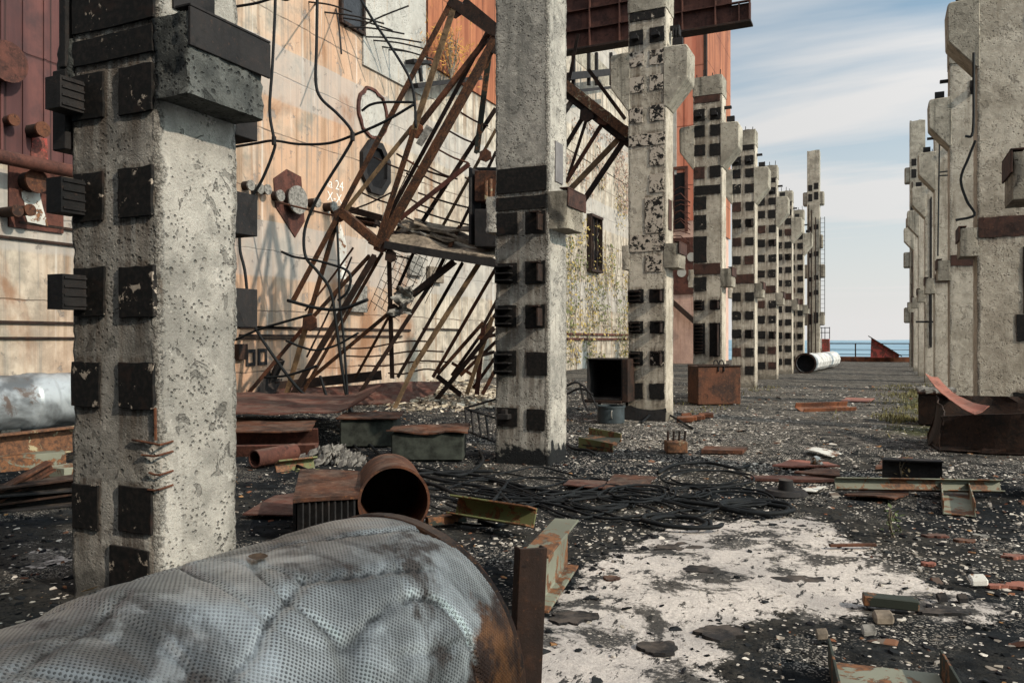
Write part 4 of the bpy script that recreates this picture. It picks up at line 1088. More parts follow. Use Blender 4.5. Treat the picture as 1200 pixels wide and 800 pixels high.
def gusset(px, py, r, m='rust', off=-0.06, rot=0.5):
    p = TF(px, py, off); rr = r*17.5/FPX
    bb = MB(); pts = []
    for k in range(6):
        a = rot + k*math.pi/3 + 0.15*math.sin(k*5); pts.append(p + Vector((1,0.15,0)).normalized()*rr*math.cos(a)*(1+.2*math.sin(k*3)) + V(0,0,1)*rr*math.sin(a))
    bb.prism(pts, (0.0, 0.04, 0)); bb.build('gusset', M[m], tr, bevel=0.004)
gusset(487,153,10,'rust_bright'); gusset(397,252,9); gusset(446,286,11); gusset(362,378,11); gusset(532,10,12,'rust_dark'); gusset(580,52,12,'rust_dark'); gusset(708,138,9,'rust'); gusset(732,156,9,'rust_dark'); gusset(687,134,9,'rust_dark'); gusset(568,182,8); gusset(457,300,8,'rust_dark'); gusset(460,364,9,'rust_dark',0.15)
b = MB(); b.sheet(TF(494,172,-.1), TF(507,151,-.1), TF(500,146,-.1), TF(487,168,-.1), 0.02, 0.01); b.build('sign_plate', M['slat'], tr)
# thin rungs
for a, c in (((540,132),(572,148)),((527,154),(562,170)),((515,176),(549,191)),((503,196),(536,210)),((495,205),(524,218)),((438,184),(484,203)),((420,224),(458,239)),((490,226),(560,246)),((482,234),(508,245)),((488,246),(560,266)),((476,203),(490,207)),((545,208),(562,214)),((410,247),(462,224)),((476,255),(500,262))):
    p, q = TF(*a, .6), TF(*c, .6); bb = MB(); bb.tube(spline([p, p.lerp(q,.5)-V(0,0,.03), q], 4), 0.022, 5); bb.build('rung', M['rust_dark' if random.random() < .6 else 'rust'], tr)
for a, c in (((400,408),(505,400)),((405,417),(520,412)),((420,428),(525,424)),((455,437),(515,434))):
    p, q = TF(*a, 1.6), TF(*c, 1.6); bb = MB(); bb.tube(spline([p, p.lerp(q,.3)-V(0,0,.04), p.lerp(q,.7)+V(0,0,.05), q], 4), 0.02, 5); bb.build('rung', M['rust'], tr)
# platform of torn planks
b = MB(); b.bar(TF(402,250,0), TF(444,286,0), 0.22, 0.20); b.build('platform_edge', M['truss_steel'], tr)
b = MB(); b.bar(TF(412,246,1.2), TF(470,262,1.0), 0.30, 0.16); b.bar(TF(418,258,1.3), TF(440,262,1.3), .2, .2); b.build('platform_edge', M['rust_dark'], tr)
b = MB(); b.bar(TF(452,287,-.02), TF(582,309,0), 0.18, 0.17); b.build('platform_edge', M['black_steel'], tr)
b = MB(); b.sheet(TF(452,284,0), TF(580,304,0), TF(580,284,1.5), TF(470,262,1.5), 0.05, 0.30, 24, 12, 1.3, 2.0); b.build('platform_deck', M['wood'], tr)
for a, c in (((470,262),(560,283)),((480,270),(575,292)),((463,275),(520,296)),((485,262),(580,276)),((455,270),(500,292)),((470,285),(555,302)),((505,270),(582,295)),((440,262),(480,284)),((448,256),(505,279))):
    bb = MB(); bb.sheet(TF(*a, .5), TF(*c, .5), TF(c[0], c[1]-4, .8), TF(a[0], a[1]-4, .8), 0.04, 0.10, 12, 2, 2.5, a[0]*.1); bb.build('plank', M[random.choice(['slat','wood','rust_dark'])], tr)
# snagged rag of insulation
b = MB(); r = random.Random(9); c0 = TF(472, 352, 0.0)
b.sheet(c0+V(-.20,-.05,-.34), c0+V(.14,.0,-.30), c0+V(.22,.05,.34), c0+V(-.12,.0,.30), .012, .42, 26, 30, 4.5, 3.0, curl=lambda a, b: V(.07*mn.noise(V(a*6,b*7,1)), 0, .06*mn.noise(V(a*7,b*5,8))))
b.thing('torn_rag', M['slat'], 'grey rag of torn insulation snagged on the truss post', 'rag')
# wire mesh panel
msh = empty('wire_mesh', TF(455, 350, .5), 'torn diamond wire mesh hanging inside the fallen truss', 'mesh')
b = MB()
for k in range(9):
    a0 = (432+k*8.5, 362-k*1.2); b.tube([TF(a0[0]-2, a0[1]+3, .5), TF(a0[0]+26, a0[1]-62+k*1.0, .5)], 0.008, 4)
for k in range(9):
    a0 = (434+k*4.2, 352-k*8.0); b.tube([TF(a0[0], a0[1], .5), TF(a0[0]+34, a0[1]+24-k*.8, .5)], 0.008, 4)
b.build('wires', M['black_steel'], msh)
# steel cabinet hung behind the second column
cab = empty('steel_cabinet', TF(569, 292, .2), 'open black steel cabinet hanging beside the second column', 'cabinet')
def quadbox(bb, a, c, o0, o1):
    p00, p10, p11, p01 = TF(a[0],c[1],o0), TF(c[0],c[1],o0), TF(c[0],a[1],o0), TF(a[0],a[1],o0); dv = V(0, o1-o0, 0)
    return bb.prism([p00,p10,p11,p01], dv)
b = MB(); quadbox(b, (557,196), (583,289), .6, .66); quadbox(b, (549,196), (552,286), .1, .6); quadbox(b, (556,245), (583,289), .0, .59); b.build('body', M['black_steel'], cab, bevel=.01)
b = MB(); quadbox(b, (556,200), (583,236), .12, .5); b.build('inner_box', M['rust'], cab, bevel=.01)
b = MB(); b.cyl(TF(570,212,.05), TF(570,234,.05), .05, 10); b.cyl(TF(575,210,.05), TF(575,234,.05), .04, 10); b.build('tube', M['cream'], cab)
# red foot trough of the truss
ft = empty('base_trough', G(390, 476), 'dull red steel trough at the foot of the fallen truss', 'trough')
pA, pB = G(306, 477), G(500, 472); pA2, pB2 = pA+V(-.55,1.1,.35), pB+V(-.3,1.3,.5)
b = MB(); b.sheet(pA, pB, pB2, pA2, 0.02, 0.06, 20, 8, 1.2, 4.0); b.build('floor_plate', M['rust_red'], ft)
b = MB(); b.bar(pA2+V(0,0,.06), pA2.lerp(pB2,.62)+V(0,0,.22), .10, .24); b.build('back_rail', M['rust_dark'], ft, bevel=.005)
b = MB(); b.angle(pA+V(-.10,-.05,.0), pA2+V(-.08,.1,.35), .30, .04); b.angle(pA2+V(-.25,0,.1), pA2+V(.12,0,.75), .22, .03); b.build('end_bracket', M['black_steel'], ft)
# small second lattice collapsed by the second column
t2 = empty('small_lattice', G(545, 468), 'tangle of thin rusty lattice bars collapsed beside the second column', 'truss')
for (a, c, w, m, o) in (((567,378),(514,438),4.5,'truss_steel',0),((583,366),(530,440),4,'rust_dark',.4),((580,384),(511,470),5.5,'rust_dark',-.5),((582,400),(540,440),4,'rust',.2),((583,352),(566,384),4,'rust_dark',0),((568,380),(560,462),6,'rust_red',.2),((578,372),(548,462),5,'truss_tan',-.3),((583,416),(555,455),4,'rust',.3),((560,396),(583,392),4,'rust',0),((552,420),(580,412),3.5,'rust_dark',0),((513,440),(541,462),6,'rust_dark',-.3),((530,425),(556,440),3.5,'rust',0),((583,430),(566,462),4.5,'rust',-.2)):
    p, q = TF(*a, 2.0+o), TF(*c, 2.0+o); bb = MB(); bb.angle(p, q, w*20/FPX, .016, up=(0,1,0)); bb.build('brace', M[m], t2)

# ------------------------------------------------------------------ hanging wires in front of the wall
def wire(name, pts, r, label, group=None, off=-1.0, cat='cable', n=7):
    b = MB(); b.tube(spline([TF(p[0], p[1], off) for p in pts], n), r, 6)
    return b.thing(name, M['cable'], label, cat, group, smooth='all')
wire('hanging_cable', [(323,-25),(322,20),(319,80),(316,130),(321,163),(321,176),(306,213),(284,250),(281,289),(287,318),(292,361),(300,385),(319,415),(345,450),(370,475),(388,498),(402,540)], .034, 'black cable hanging nearest the first column, falling past the wall to the floor')
wire('hanging_cable', [(372,-25),(371,50),(370,95),(376,115),(395,133),(410,150),(413,162),(404,180),(385,210),(368,240),(357,270),(358,300),(372,318),(387,340),(394,380),(402,440),(410,476),(432,520),(452,548)], .034, 'black cable with a double bend hanging in front of the pale wall, reaching the floor')
wire('hanging_cable', [(276,172),(300,168),(321,165),(350,169),(385,168),(413,159),(450,143),(486,122)], .03, 'black cable strung sideways across the wall, tied to two hanging cables')
wire('hanging_cable', [(415,-15),(436,22),(460,58),(480,92),(486,120),(487,150)], .03, 'black cable slanting down the wall beside the protruding rods')
wire('hanging_cable', [(424,130),(434,123),(450,120),(486,120)], .028, 'short black cable end curling over the torn oval patch')
wire('hanging_cable', [(330,295),(345,301),(365,304),(385,309),(405,316),(411,326),(407,342),(396,352)], .03, 'black cable curling into a hook in front of the lime streak')
wire('hanging_cable', [(276,398),(303,386),(330,378),(365,368)], .03, 'black cable sloping from the first column to the truss gusset')
wire('hanging_cable', [(335,399),(355,407),(372,410),(395,404),(420,390)], .026, 'sagging thin black cable low in front of the truss legs')
wire('hanging_cable', [(310,442),(335,440),(362,432),(372,428)], .03, 'short black cable lying over the back of the red trough')
wire('hanging_cable', [(395,265),(397,310),(398,350),(403,400),(408,470),(414,500),(440,535),(470,558)], .026, 'thin black cable dropping straight through the truss to the floor')
wire('hanging_cable', [(375,440),(385,470),(400,500),(420,525),(445,555)], .03, 'black cable sloping from the red trough down to the cable heap')
wire('steel_bar', [(337,352),(372,361),(400,362),(431,351)], .04, 'thin dark bar lying crosswise on the lower truss chords', cat='bar')
wire('hanging_cable', [(276,8),(300,4),(322,-2),(336,0),(345,-6)], .03, 'black cable crossing the top left of the wall')
def clampbox(px, py, label):
    p = TF(px, py, -1.05); b = MB(); b.obox(p, (.04,0,0), (0,.04,0), (0,0,.10)); b.thing('cable_clamp', M['black_steel'], label, 'clamp', 'clamps on the hanging cables', bevel=.01)
clampbox(321,165, 'black clamp on the cable crossing nearest the first column'); clampbox(413,160, 'black clamp on the cable crossing at mid wall')

# ------------------------------------------------------------------ foreground lagged pipe
def lagged_pipe(name, p, q, R, label, mat, nl, nv, dent, rust=True, smooth='all'):
    p, q = Vector(p), Vector(q); d, s, u = frame(q-p); L = (q-p).length
    root = empty(name, (q.x, q.y, 0), label, 'pipe')
    vs = []; uvs = []; ru = []
    for i in range(nl+1):
        l = L*i/nl
        for k in range(nv):
            a = 2*math.pi*k/nv; rad = R + dent(l, a, L)
            vs.append(p + d*l + (s*math.cos(a) + u*math.sin(a))*rad)
    fs = [(i*nv+k, i*nv+(k+1) % nv, (i+1)*nv+(k+1) % nv, (i+1)*nv+k) for i in range(nl) for k in range(nv)]
    b = MB(); b.add(vs, fs); o = b.build('lagging', mat, root, smooth=smooth)
    me = o.data; uvl = me.uv_layers.new(name='UVMap'); dat = []
    for i in range(nl):
        for k in range(nv):
            for (ii, kk) in ((i,k),(i,k+1),(i+1,k+1),(i+1,k)): dat += [L*ii/nl, 2*math.pi*R*kk/nv]
    uvl.data.foreach_set('uv', dat)
    at = me.attributes.new('rustend', 'FLOAT', 'POINT'); vals = []
    for i in range(nl+1):
        l = L*i/nl
        for k in range(nv):
            a = 2*math.pi*k/nv
            side = max(0.0, math.cos(a+0.35))**1.5      # street side, below the crown
            vals.append((math.exp(-((L-l)/0.42)**2)*side*0.95) if rust else 0.0)
    at.data.foreach_set('value', vals)
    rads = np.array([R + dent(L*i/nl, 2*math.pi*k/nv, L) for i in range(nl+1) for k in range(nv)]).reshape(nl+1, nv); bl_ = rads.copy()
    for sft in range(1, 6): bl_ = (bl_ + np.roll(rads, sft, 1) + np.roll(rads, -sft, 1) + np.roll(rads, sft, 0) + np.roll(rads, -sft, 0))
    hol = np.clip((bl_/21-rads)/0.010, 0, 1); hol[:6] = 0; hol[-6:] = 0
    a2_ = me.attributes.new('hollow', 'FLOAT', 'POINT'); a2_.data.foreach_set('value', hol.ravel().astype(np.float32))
    return root, d, s, u
PR = 0.49
pe = V(-1.50, 2.23, PR); pdir = V(-0.03, -1.0, 0).normalized()
p_start = pe + pdir*4.6
FOLDS = [((.22,.95),(.62,1.20),.034,.030),((.62,1.20),(1.02,.86),.030,.030),((1.25,2.0),(.70,1.72),.026,.024),((.70,1.72),(.30,1.50),.020,.022),((.62,1.20),(.70,1.72),.020,.022),
         ((1.35,1.30),(.95,1.62),.026,.026),((1.02,.86),(1.30,1.32),.022,.026),((.20,.45),(.55,.62),.024,.026),((1.6,1.9),(1.25,2.0),.022,.024),((.16,1.9),(.45,2.15),.018,.022),((1.8,1.2),(1.35,1.30),.024,.026)]
def dentF(l, a, L):
    back = L-l; f = 0.0
    if back < 2.1 and a < 2.7:
        wob = 0.018*mn.noise(V(back*6, a*6, 1.0))
        for (p0, p1, amp, w) in FOLDS:
            ex, ey = p1[0]-p0[0], (p1[1]-p0[1])*PR; wx, wy = back-p0[0]+wob, (a-p0[1])*PR+wob
            k = max(0.0, min(1.0, (wx*ex+wy*ey)/(ex*ex+ey*ey))); dd = math.hypot(wx-ex*k, wy-ey*k)
            if dd < .22: f += -amp*.42*math.exp(-(dd/(w*.32))**2) + amp*.16*math.exp(-(dd/(w*3.0))**2)
    return f + dentN(l, a, L)
def dentN(l, a, L):
    x = l; y = a*0.49
    d = 0.020*mn.noise(V(x*1.1, y*1.7, 0.3)) + 0.003*mn.noise(V(x*4.3, y*5, 5.1)) + 0.002*mn.noise(V(x*13, y*15, 2.1))
    for (kx, ky, fx, fy, o, amp, w) in ((1.0,0.8,-0.5,1.5,8.0,0.020,0.035),(1.9,-1.2,0.8,2.2,3.0,0.022,0.028),(1.6,1.2,-0.9,1.9,13.0,0.018,0.025)):
        rg = abs(mn.noise(V(x*kx+y*ky, y*fy+x*fx, o)))
        m = max(0.0, 0.35+mn.noise(V(x*0.9, y*1.1, o+20)))
        d -= amp*m*math.exp(-(rg/w)**2)
    for ls in (L-1.02, L-2.05, L-3.1): d += 0.014*max(0.0, min(1.0, (l-ls)/0.012+.5)) - 0.007
    return d - 0.012*math.exp(-((L-l)/0.06)**2)
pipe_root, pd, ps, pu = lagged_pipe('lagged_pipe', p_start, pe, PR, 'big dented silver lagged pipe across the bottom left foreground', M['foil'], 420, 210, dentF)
b = MB(); b.pipe(pe-pd*0.02, pe+pd*0.035, PR+.014, 0.43, 60); b.build('rim', M['truss_steel'], pipe_root, smooth='sh', bevel=.006)
b = MB(); b.pipe(pe+pd*0.036, pe+pd*0.05, PR+.004, 0.42, 60); b.build('rim', M['rust'], pipe_root, smooth='sh')
b = MB(); b.pipe(pe-pd*2.5, pe-pd*0.021, 0.40, 0.39, 40); b.build('inner_pipe', M['rust_dark'], pipe_root, smooth='sh')
def on_pipe(back, ang, lift=0.0):
    l = 4.6-back; r = PR + dentF(l, ang, 4.6) + lift
    return pe - pd*back + (ps*math.cos(ang) + pu*math.sin(ang))*r
def leaf_on(back, ang, s, m, label, rot=0.0):
    c = on_pipe(back, ang, .006); n = (ps*math.cos(ang)+pu*math.sin(ang)); a = (pd*math.cos(rot)+n.cross(pd)*math.sin(rot)).normalized(); e = n.cross(a); bb = MB(); vs = []
    for i in range(7):
        t = i/6; w = math.sin(math.pi*t)**.7*s*.42; k = .25*s*(t-.5)**2
        vs += [c+a*s*(t-.5)+e*w+n*(k+.18*w), c+a*s*(t-.5)+n*k, c+a*s*(t-.5)-e*w+n*(k+.18*w)]
    fs = []
    for i in range(6): q = i*3; fs += [(q,q+1,q+4,q+3),(q+1,q+2,q+5,q+4)]
    bb.add(vs, fs); bb.thing('dry_leaf', m, label, 'leaf', smooth='all')
M['leaf_tan'] = m_plain('leaf_tan', (0.36,0.21,0.09), 0.7, 0.4, 40)
M['leaf_brown'] = m_plain('leaf_brown', (0.12,0.07,0.04), 0.8, 0.4, 40)
leaf_on(0.95, 1.9, .045, M['leaf_tan'], 'small tan dry leaf lying on the silver pipe')
leaf_on(0.62, 1.5, .06, M['leaf_brown'], 'small brown twig leaf in a crease of the silver pipe', .6)
# upright dark strip at the pipe mouth
R_ax = V(CT, ST, 0); F_ax = V(-ST, CT, 0)
sb = R_ax*0.035 + F_ax*2.70; stp = R_ax*0.075 + F_ax*2.74
b = MB(); b.channel(V(sb.x, sb.y, -0.02), V(stp.x, stp.y, 0.86), 0.105, 0.05, .012, up=(-R_ax*0.4+F_ax)); b.thing('steel_upright', M['rust_dark'], 'dark upright steel channel leaning against the silver pipe mouth', 'channel', bevel=.003)

# ------------------------------------------------------------------ left background pipe and beams
lp0, lp1 = P(-60, 474, 9.3), P(150, 474, 11.4)
zc = 0.78; lp0.z = zc; lp1.z = zc
def dentL(l, a, L):
    d = 0.012*mn.noise(V(l*1.5, a*.8, 3)) + 0.004*mn.noise(V(l*5, a*3, 1)) - 0.012*math.exp(-(abs(mn.noise(V(l*1.3+a, a*1.2, 9)))/.06)**2)
    if 0.9 < (l % 1.6) < 1.12: d += 0.015
    return d
lroot, _, _, _ = lagged_pipe('lagged_pipe', lp0, lp1, 0.36, 'silver foil wrapped pipe at far left behind the first column', M['foil_plain'], 110, 60, dentL, False)
b = MB()
for t in (0.25, 0.8): c = lp0.lerp(lp1, t); b.box((c.x-.2, c.y-.12, -.02), (c.x+.2, c.y+.12, zc-.30))
b.build('saddle', M['conc_dark'], lroot)
b = MB(); a, c = P(-40, 528, 8.2), P(110, 510, 9.2); b.channel(a, c, 0.28, 0.14, .02, up=V(1,-2,.5)); b.thing('rusty_channel', M['cream'], 'rusty channel with flaking cream paint propped below the far left pipe', 'beam', bevel=.004)
for (p0, p1, w, h, m, lb) in (((-40,585),(105,565),.30,.16,'rust_dark','long rusty beam lying on the stack at far left'),((-40,604),(108,592),.34,.16,'black_steel','blackened beam at the bottom of the far left stack'),((-20,612),(60,545),.14,.10,'rust','short rusty bar slanting across the far left stack')):
    a, c = P(*p0, 7.3), P(*p1, 7.8); a.z = max(a.z, .07); c.z = max(c.z, .07)
    b = MB(); b.ibeam(a, c, w, h, .02); b.thing('steel_beam', M[m], lb, 'beam', 'steel beams stacked at far left', bevel=.003)
b = MB(); a, c = P(-30,545,8.3), P(75,536,8.8); b.bar(a, c, .3, .16); b.bar(V(a.x+.9,a.y+.4,-.02), V(a.x+.9,a.y+.4,a.z), .3, .3); b.thing('painted_trestle', M['pale_green'], 'teal painted steel piece under the rusty channel at far left', 'beam', bevel=.004)

# ------------------------------------------------------------------ mid-left debris
def slab_on_ground(name, pix, t, m, label, cat, amp=0.02, lift=0.0, seed=0.0, group=None, curl=None, zs=None):
    z = zs or (0,0,0,0)
    c = [G(x, y, z[i])+V(0,0,lift+t) for i, (x, y) in enumerate(pix)]
    b = MB(); b.sheet(*c, t, amp, 14, 10, 1.8, seed, curl); return b.thing(name, M[m], label, cat, group)
# rust sheets stacked beyond the first column
slab_on_ground('steel_sheet', ((268,503),(430,500),(446,478),(268,472)), .02, 'rust_red', 'wide rust red steel sheet with a curled end beyond the first column', 'sheet', .05, .22, 1.0, zs=(.25,.25,.25,.25),
               curl=lambda a, b: V(0,0,.22*max(0,a-.82)/.18))
slab_on_ground('steel_sheet', ((268,515),(365,512),(372,500),(268,497)), .02, 'rust', 'lower rusty steel sheet lying under the curled one', 'sheet', .04, .10, 2.0, zs=(.22,.22,.22,.22))
b = MB(); b.channel(G(262,531)+V(0,0,.0), G(372,529), .42, .26, .03, up=V(0,-.6,1)); b.thing('red_channel', M['rust_red'], 'dark red steel channel under the stacked rust sheets', 'beam', bevel=.005)
b = MB(); b.pipe(G(298,548)+V(0,0,.11), G(345,540)+V(0,0,.12), .11, .095, 24); b.thing('short_pipe', M['rust_red'], 'short rusty pipe piece below the red channel', 'pipe', smooth='sh')
b = MB(); b.channel(G(323,551), G(368,546), .18, .14, .02, up=V(.3,-1,.3)); b.thing('green_channel', M['green'], 'small yellow green channel beside the short rusty pipe', 'beam', bevel=.003)
b = MB(); a = G(300,545); b.obox(P(284,500,14.5), (.14,0,0), (0,.1,0), (.02,0,.09)); b.thing('rubble_lump', M['cream'], 'small pale lump on the rust sheets beside the first column', 'rubble', bevel=.03)
# tray with cut foam, pale lump
b = MB(); r = random.Random(2); c0 = G(388,540)
for k in range(160):
    p = c0 + V(r.gauss(0,.22), r.gauss(0,.15), 0); p.z = r.uniform(0,.22)*math.exp(-(((p-c0).xy.length)/.3)**2); s = r.uniform(.015,.055); b.obox(p, V(s,r.uniform(-.03,.03),.02), V(-.02,s*.7,.02), V(0,.02,s*.5))
b.thing('rubble_pile', M['slat'], 'pale grey heap of crumbled insulation among black cables', 'rubble', kind='stuff', bevel=.012)
def lid_block(pixl, pixr, py, depth, h, label, m2='conc_dark'):
    a, c = G(pixl, py), G(pixr, py); d = (c-a).normalized(); n = V(-d.y, d.x, 0)
    root = empty('vent_block', (a+c)/2, label, 'block', 'concrete blocks with rusty lids')
    b = MB(); b.prism([a, c, c+n*depth, a+n*depth], (0,0,h)); b.build('block', M[m2], root, bevel=.02)
    b = MB(); e = .05; b.sheet(a-d*e-n*e+V(0,0,h+.035), c+d*e-n*e+V(0,0,h+.035), c+d*e+n*(depth+e)+V(0,0,h+.06), a-d*e+n*(depth+e)+V(0,0,h+.05), .02, .05, 14, 10, 2, pixl); b.build('lid', M['rust'], root)
lid_block(458, 543, 540, .62, .36, 'low concrete block with rusty lid left of the second column', 'mossy_black')
lid_block(398, 462, 524, .7, .40, 'low concrete block with rusty lid farther left, behind the cable drop', 'mossy_black')
# bent wire frame
b = MB()
for a, c in (((545,478),(582,490)),((545,478),(548,505)),((548,505),(582,518)),((552,480),(555,508)),((560,483),(564,512)),((569,486),(573,515)),((545,478),(600,462))):
    b.tube([P(*a, 12.2), P(*c, 12.0)], .018, 5)
b.thing('bent_grille', M['black_steel'], 'bent black wire frame leaning behind the second column', 'frame')
# rusty cased box near the pipe
a = G(352,642); bx = empty('rusty_case', G(375,630), 'rusty finned steel case with a flat lid, left of the drum', 'case')
p0, p1, p2, p3 = G(343,640), G(420,634), G(430,606), G(352,602)
zt_ = .36
b = MB()
ctr = (p0+p1+p2+p3)/4
q = [ctr+(x-ctr)*.88 for x in (p0,p1,p2,p3)]
b.prism(q, (0,0,zt_-.02))
for k in range(9):
    x = q[0].lerp(q[1], (k+.5)/9); d = (q[0]-q[3]).normalized(); b.bar(V(x.x,x.y,.0)+d*.02, V(x.x,x.y,zt_-.03)+d*.02, .018, .05)
for k in range(4):
    x = q[0].lerp(q[3], (k+.5)/4); d = (q[0]-q[1]).normalized(); b.bar(V(x.x,x.y,0)+d*.015, V(x.x,x.y,zt_-.03)+d*.015, .05, .03)
b.build('case_body', M['black_steel'], bx)
b = MB(); b.sheet(p0+V(0,0,zt_), p1+V(0,0,zt_), p2+V(0,0,zt_+.05), p3+V(0,0,zt_+.05), .03, .012, 8, 8, 3, 2.0); b.build('lid', M['rust'], bx)
# drum lying on its side
dc = G(462, 628); ddir = (G(450,585)-G(462,628)).normalized()
dr = empty('rusty_drum', dc, 'rusty open drum lying on its side behind the silver pipe', 'drum')
cc = V(dc.x, dc.y, .28)
b = MB(); b.pipe(cc, cc+ddir*.75, .28, .266, 40); b.build('shell', M['rust'], dr, smooth='sh')
b = MB(); b.cyl(cc+ddir*.70, cc+ddir*.72, .264, 40); b.build('bottom', M['black_steel'], dr)
b = MB(); b.pipe(cc-ddir*.006, cc+ddir*.02, .288, .268, 40); b.build('rim', M['rust'], dr, smooth='sh')
slab_on_ground('steel_sheet', ((284,607),(345,607),(350,580),(322,584)), .012, 'rust_red', 'three cornered rust red sheet lying right of the first column', 'sheet', .015, .02, 4.0)
# green beam and pale green beam end
ga, gc = G(536,612), G(628,626); d = (gc-ga).normalized()
b = MB(); b.channel(ga+V(0,0,.14), gc+V(0,0,.13), .16, .15, .014, up=V(d.y,-d.x,.35)); b.thing('green_beam', M['green'], 'yellow green steel beam lying right of the drum', 'beam', bevel=.003)
ga, gc = G(500,616), G(545,612); b = MB(); b.bar(ga+V(0,0,.04), gc+V(0,0,.05), .10, .07); b.thing('green_beam', M['dark_green'], 'dark green bar between the drum and the yellow green beam', 'beam', bevel=.004)
ga, gc = G(626,718), G(664,664); b = MB(); b.ibeam(ga+V(0,0,.17), gc+V(0,0,.17), .17, .33, .016); b.thing('pale_beam', M['pale_green'], 'pale green steel beam end standing beside the silver pipe mouth', 'beam', bevel=.003)
# ------------------------------------------------------------------ between second and third columns
bx = empty('open_box', onY(711,470,15.0), 'open black steel box on a low stand left of the third column', 'box')
p = onY(688, 466, 14.9); q = onY(735, 466, 14.9); z0 = .40; z1 = onY(711,420,14.9).z
W_ = q.x-p.x; y0 = 14.9
b = MB(); t = .025
b.box((p.x, y0, z0), (p.x+t, y0+.75, z1)); b.box((q.x-t-.10, y0, z0), (q.x-.10, y0+.75, z1)); b.box((p.x+t, y0, z0), (q.x-t-.10, y0+.75, z0+t)); b.box((p.x+t, y0, z1-t), (q.x-t-.10, y0+.75, z1)); b.box((p.x+t, y0+.72, z0+t), (q.x-t-.10, y0+.75, z1-t))
b.build('shell', M['black_steel'], bx, bevel=.004)
b = MB(); b.box((q.x-.095, y0-.02, z0-.03), (q.x+.02, y0+.7, z1-.01)); b.box((p.x-.05, y0-.05, z0-.06), (q.x-.1, y0+.72, z0-.004)); b.build('side_rail', M['rust_dark'], bx, bevel=.005)
b = MB()
for x in (p.x+.04, q.x-.2): b.bar((x, y0+.65, -.02), (x, y0+.65, z0-.06), .05)
b.build('leg', M['rust_dark'], bx)
pc = onY(716, 490, 14.65); pc.z = 0
pt = empty('metal_pot', pc, 'round dark metal pot under the open black box', 'pot')
b = MB(); b.pipe(pc+V(0,0,.0), pc+V(0,0,.30), .26, .245, 32); b.cyl(pc, pc+V(0,0,.02), .244, 32); b.build('bowl', M['pot'], pt, smooth='sh')
b = MB(); b.pipe(pc+V(0,0,.285), pc+V(0,0,.32), .275, .24, 32); b.build('rim', M['pot'], pt, smooth='sh')
b = MB(); b.tube(spline([pc+V(.10,-.25,.24), pc+V(.11,-.31,.22), pc+V(.11,-.31,.13), pc+V(.10,-.25,.10)], 4), .012, 6); b.build('handle', M['slat'], pt)
# rusty tank with hooks
tk = empty('rusty_tank', G(840,474), 'rusty rectangular tank with lifting hooks in front of the fourth left column', 'tank')
a, c = G(818,474), G(868,473.5); d = (c-a).normalized(); n = V(-d.y, d.x, 0); e = G(808,471); hz = .93
b = MB(); b.prism([a, c, c+n*.75, a+n*.75], (0,0,hz)); b.build('body', M['rust'], tk, bevel=.012)
b = MB(); b.bar(a+V(0,0,hz+.015)-n*.01-d*.01, c+V(0,0,hz+.015)-n*.01+d*.01, .05, .03); b.bar(a+V(0,0,hz+.015)+n*.74, c+V(0,0,hz+.015)+n*.74, .05, .03); b.bar(a+V(0,0,hz/2)-d*.004-n*.004, a+V(0,0,hz/2+.001)-d*.004-n*.004+d*.01, .02,.02); b.build('rim', M['rust_dark'], tk)
for k in (.42, .55):
    x = a.lerp(c, k)+n*.02; b = MB(); b.tube(spline([x+V(0,0,hz)-d*.05, x+V(0,0,hz+.12)-d*.04, x+V(0,0,hz+.14)+d*.03, x+V(0,0,hz+.02)+d*.06-n*.03, x+V(0,0,hz-.13)+d*.05-n*.05], 5), .016, 6); b.build('hook', M['black_steel'], tk, smooth='all')
# small bits on the chip field
a = G(678,528)
tray = empty('green_tray', G(700,524), 'dark green metal tray on the floor right of the second column', 'tray')
p00, p10, p11, p01 = G(678,524), G(718,530), G(727,520), G(690,514)
b = MB(); b.sheet(p00+V(0,0,.05), p10+V(0,0,.05), p11+V(0,0,.08), p01+V(0,0,.08), .02, .02, 8, 6, 3, 1); b.build('tray_floor', M['dark_green'], tray)
b = MB(); b.sheet(p00, p10, p10+V(0,0,.12), p00+V(0,0,.15), .015, .01); b.build('side_rim', M['green'], tray); b = MB(); b.sheet(p01+V(0,0,.03), p11+V(0,0,.03), p11+V(0,0,.16), p01+V(0,0,.18), .015, .01); b.build('side_rim', M['green'], tray)
cl = empty('bolt_bracket', G(793,531), 'small rusty bracket with upright bolts on the pale chips', 'bracket')
p = G(782,531); q = G(806,531); d = (q-p).normalized(); n = V(-d.y,d.x,0)
b = MB(); b.prism([p,q,q+n*.25,p+n*.25], (0,0,.16)); b.build('plate_box', M['cream'], cl, bevel=.01)
b = MB()
for k in range(4): x = p.lerp(q, .1+.27*k)+n*.1; b.cyl(x+V(0,0,.165), x+V(.005*k,0,.30), .016, 8)
b.build('bolt', M['rust_dark'], cl)
slab_on_ground('steel_strip', ((822,531),(870,532),(876,527),(826,526)), .05, 'rust', 'flat rusty strip pair lying right of the bolt bracket', 'strip', .01, .0)
slab_on_ground('steel_sheet', ((660,572),(705,574),(712,566),(668,564)), .012, 'rust_red', 'flat rust red plate under the cables, left one of the pair', 'sheet', .02, .02)
slab_on_ground('steel_sheet', ((706,575),(760,572),(770,563),(720,560)), .012, 'rust', 'flat rusty plate under the cables, right one of the pair', 'sheet', .03, .03)
b = MB(); p = onY(700,466,13.6)
for pts in ([(664,452),(676,448),(690,458),(700,478)],[(664,462),(680,455),(695,462)],[(680,450),(684,470),(690,482)]):
    b.tube(spline([onY(x,y,13.9) for x,y in pts],5), .02, 5)
b.thing('bent_rods', M['black_steel'], 'thin bent rods sticking up beside the open black box', 'rods')
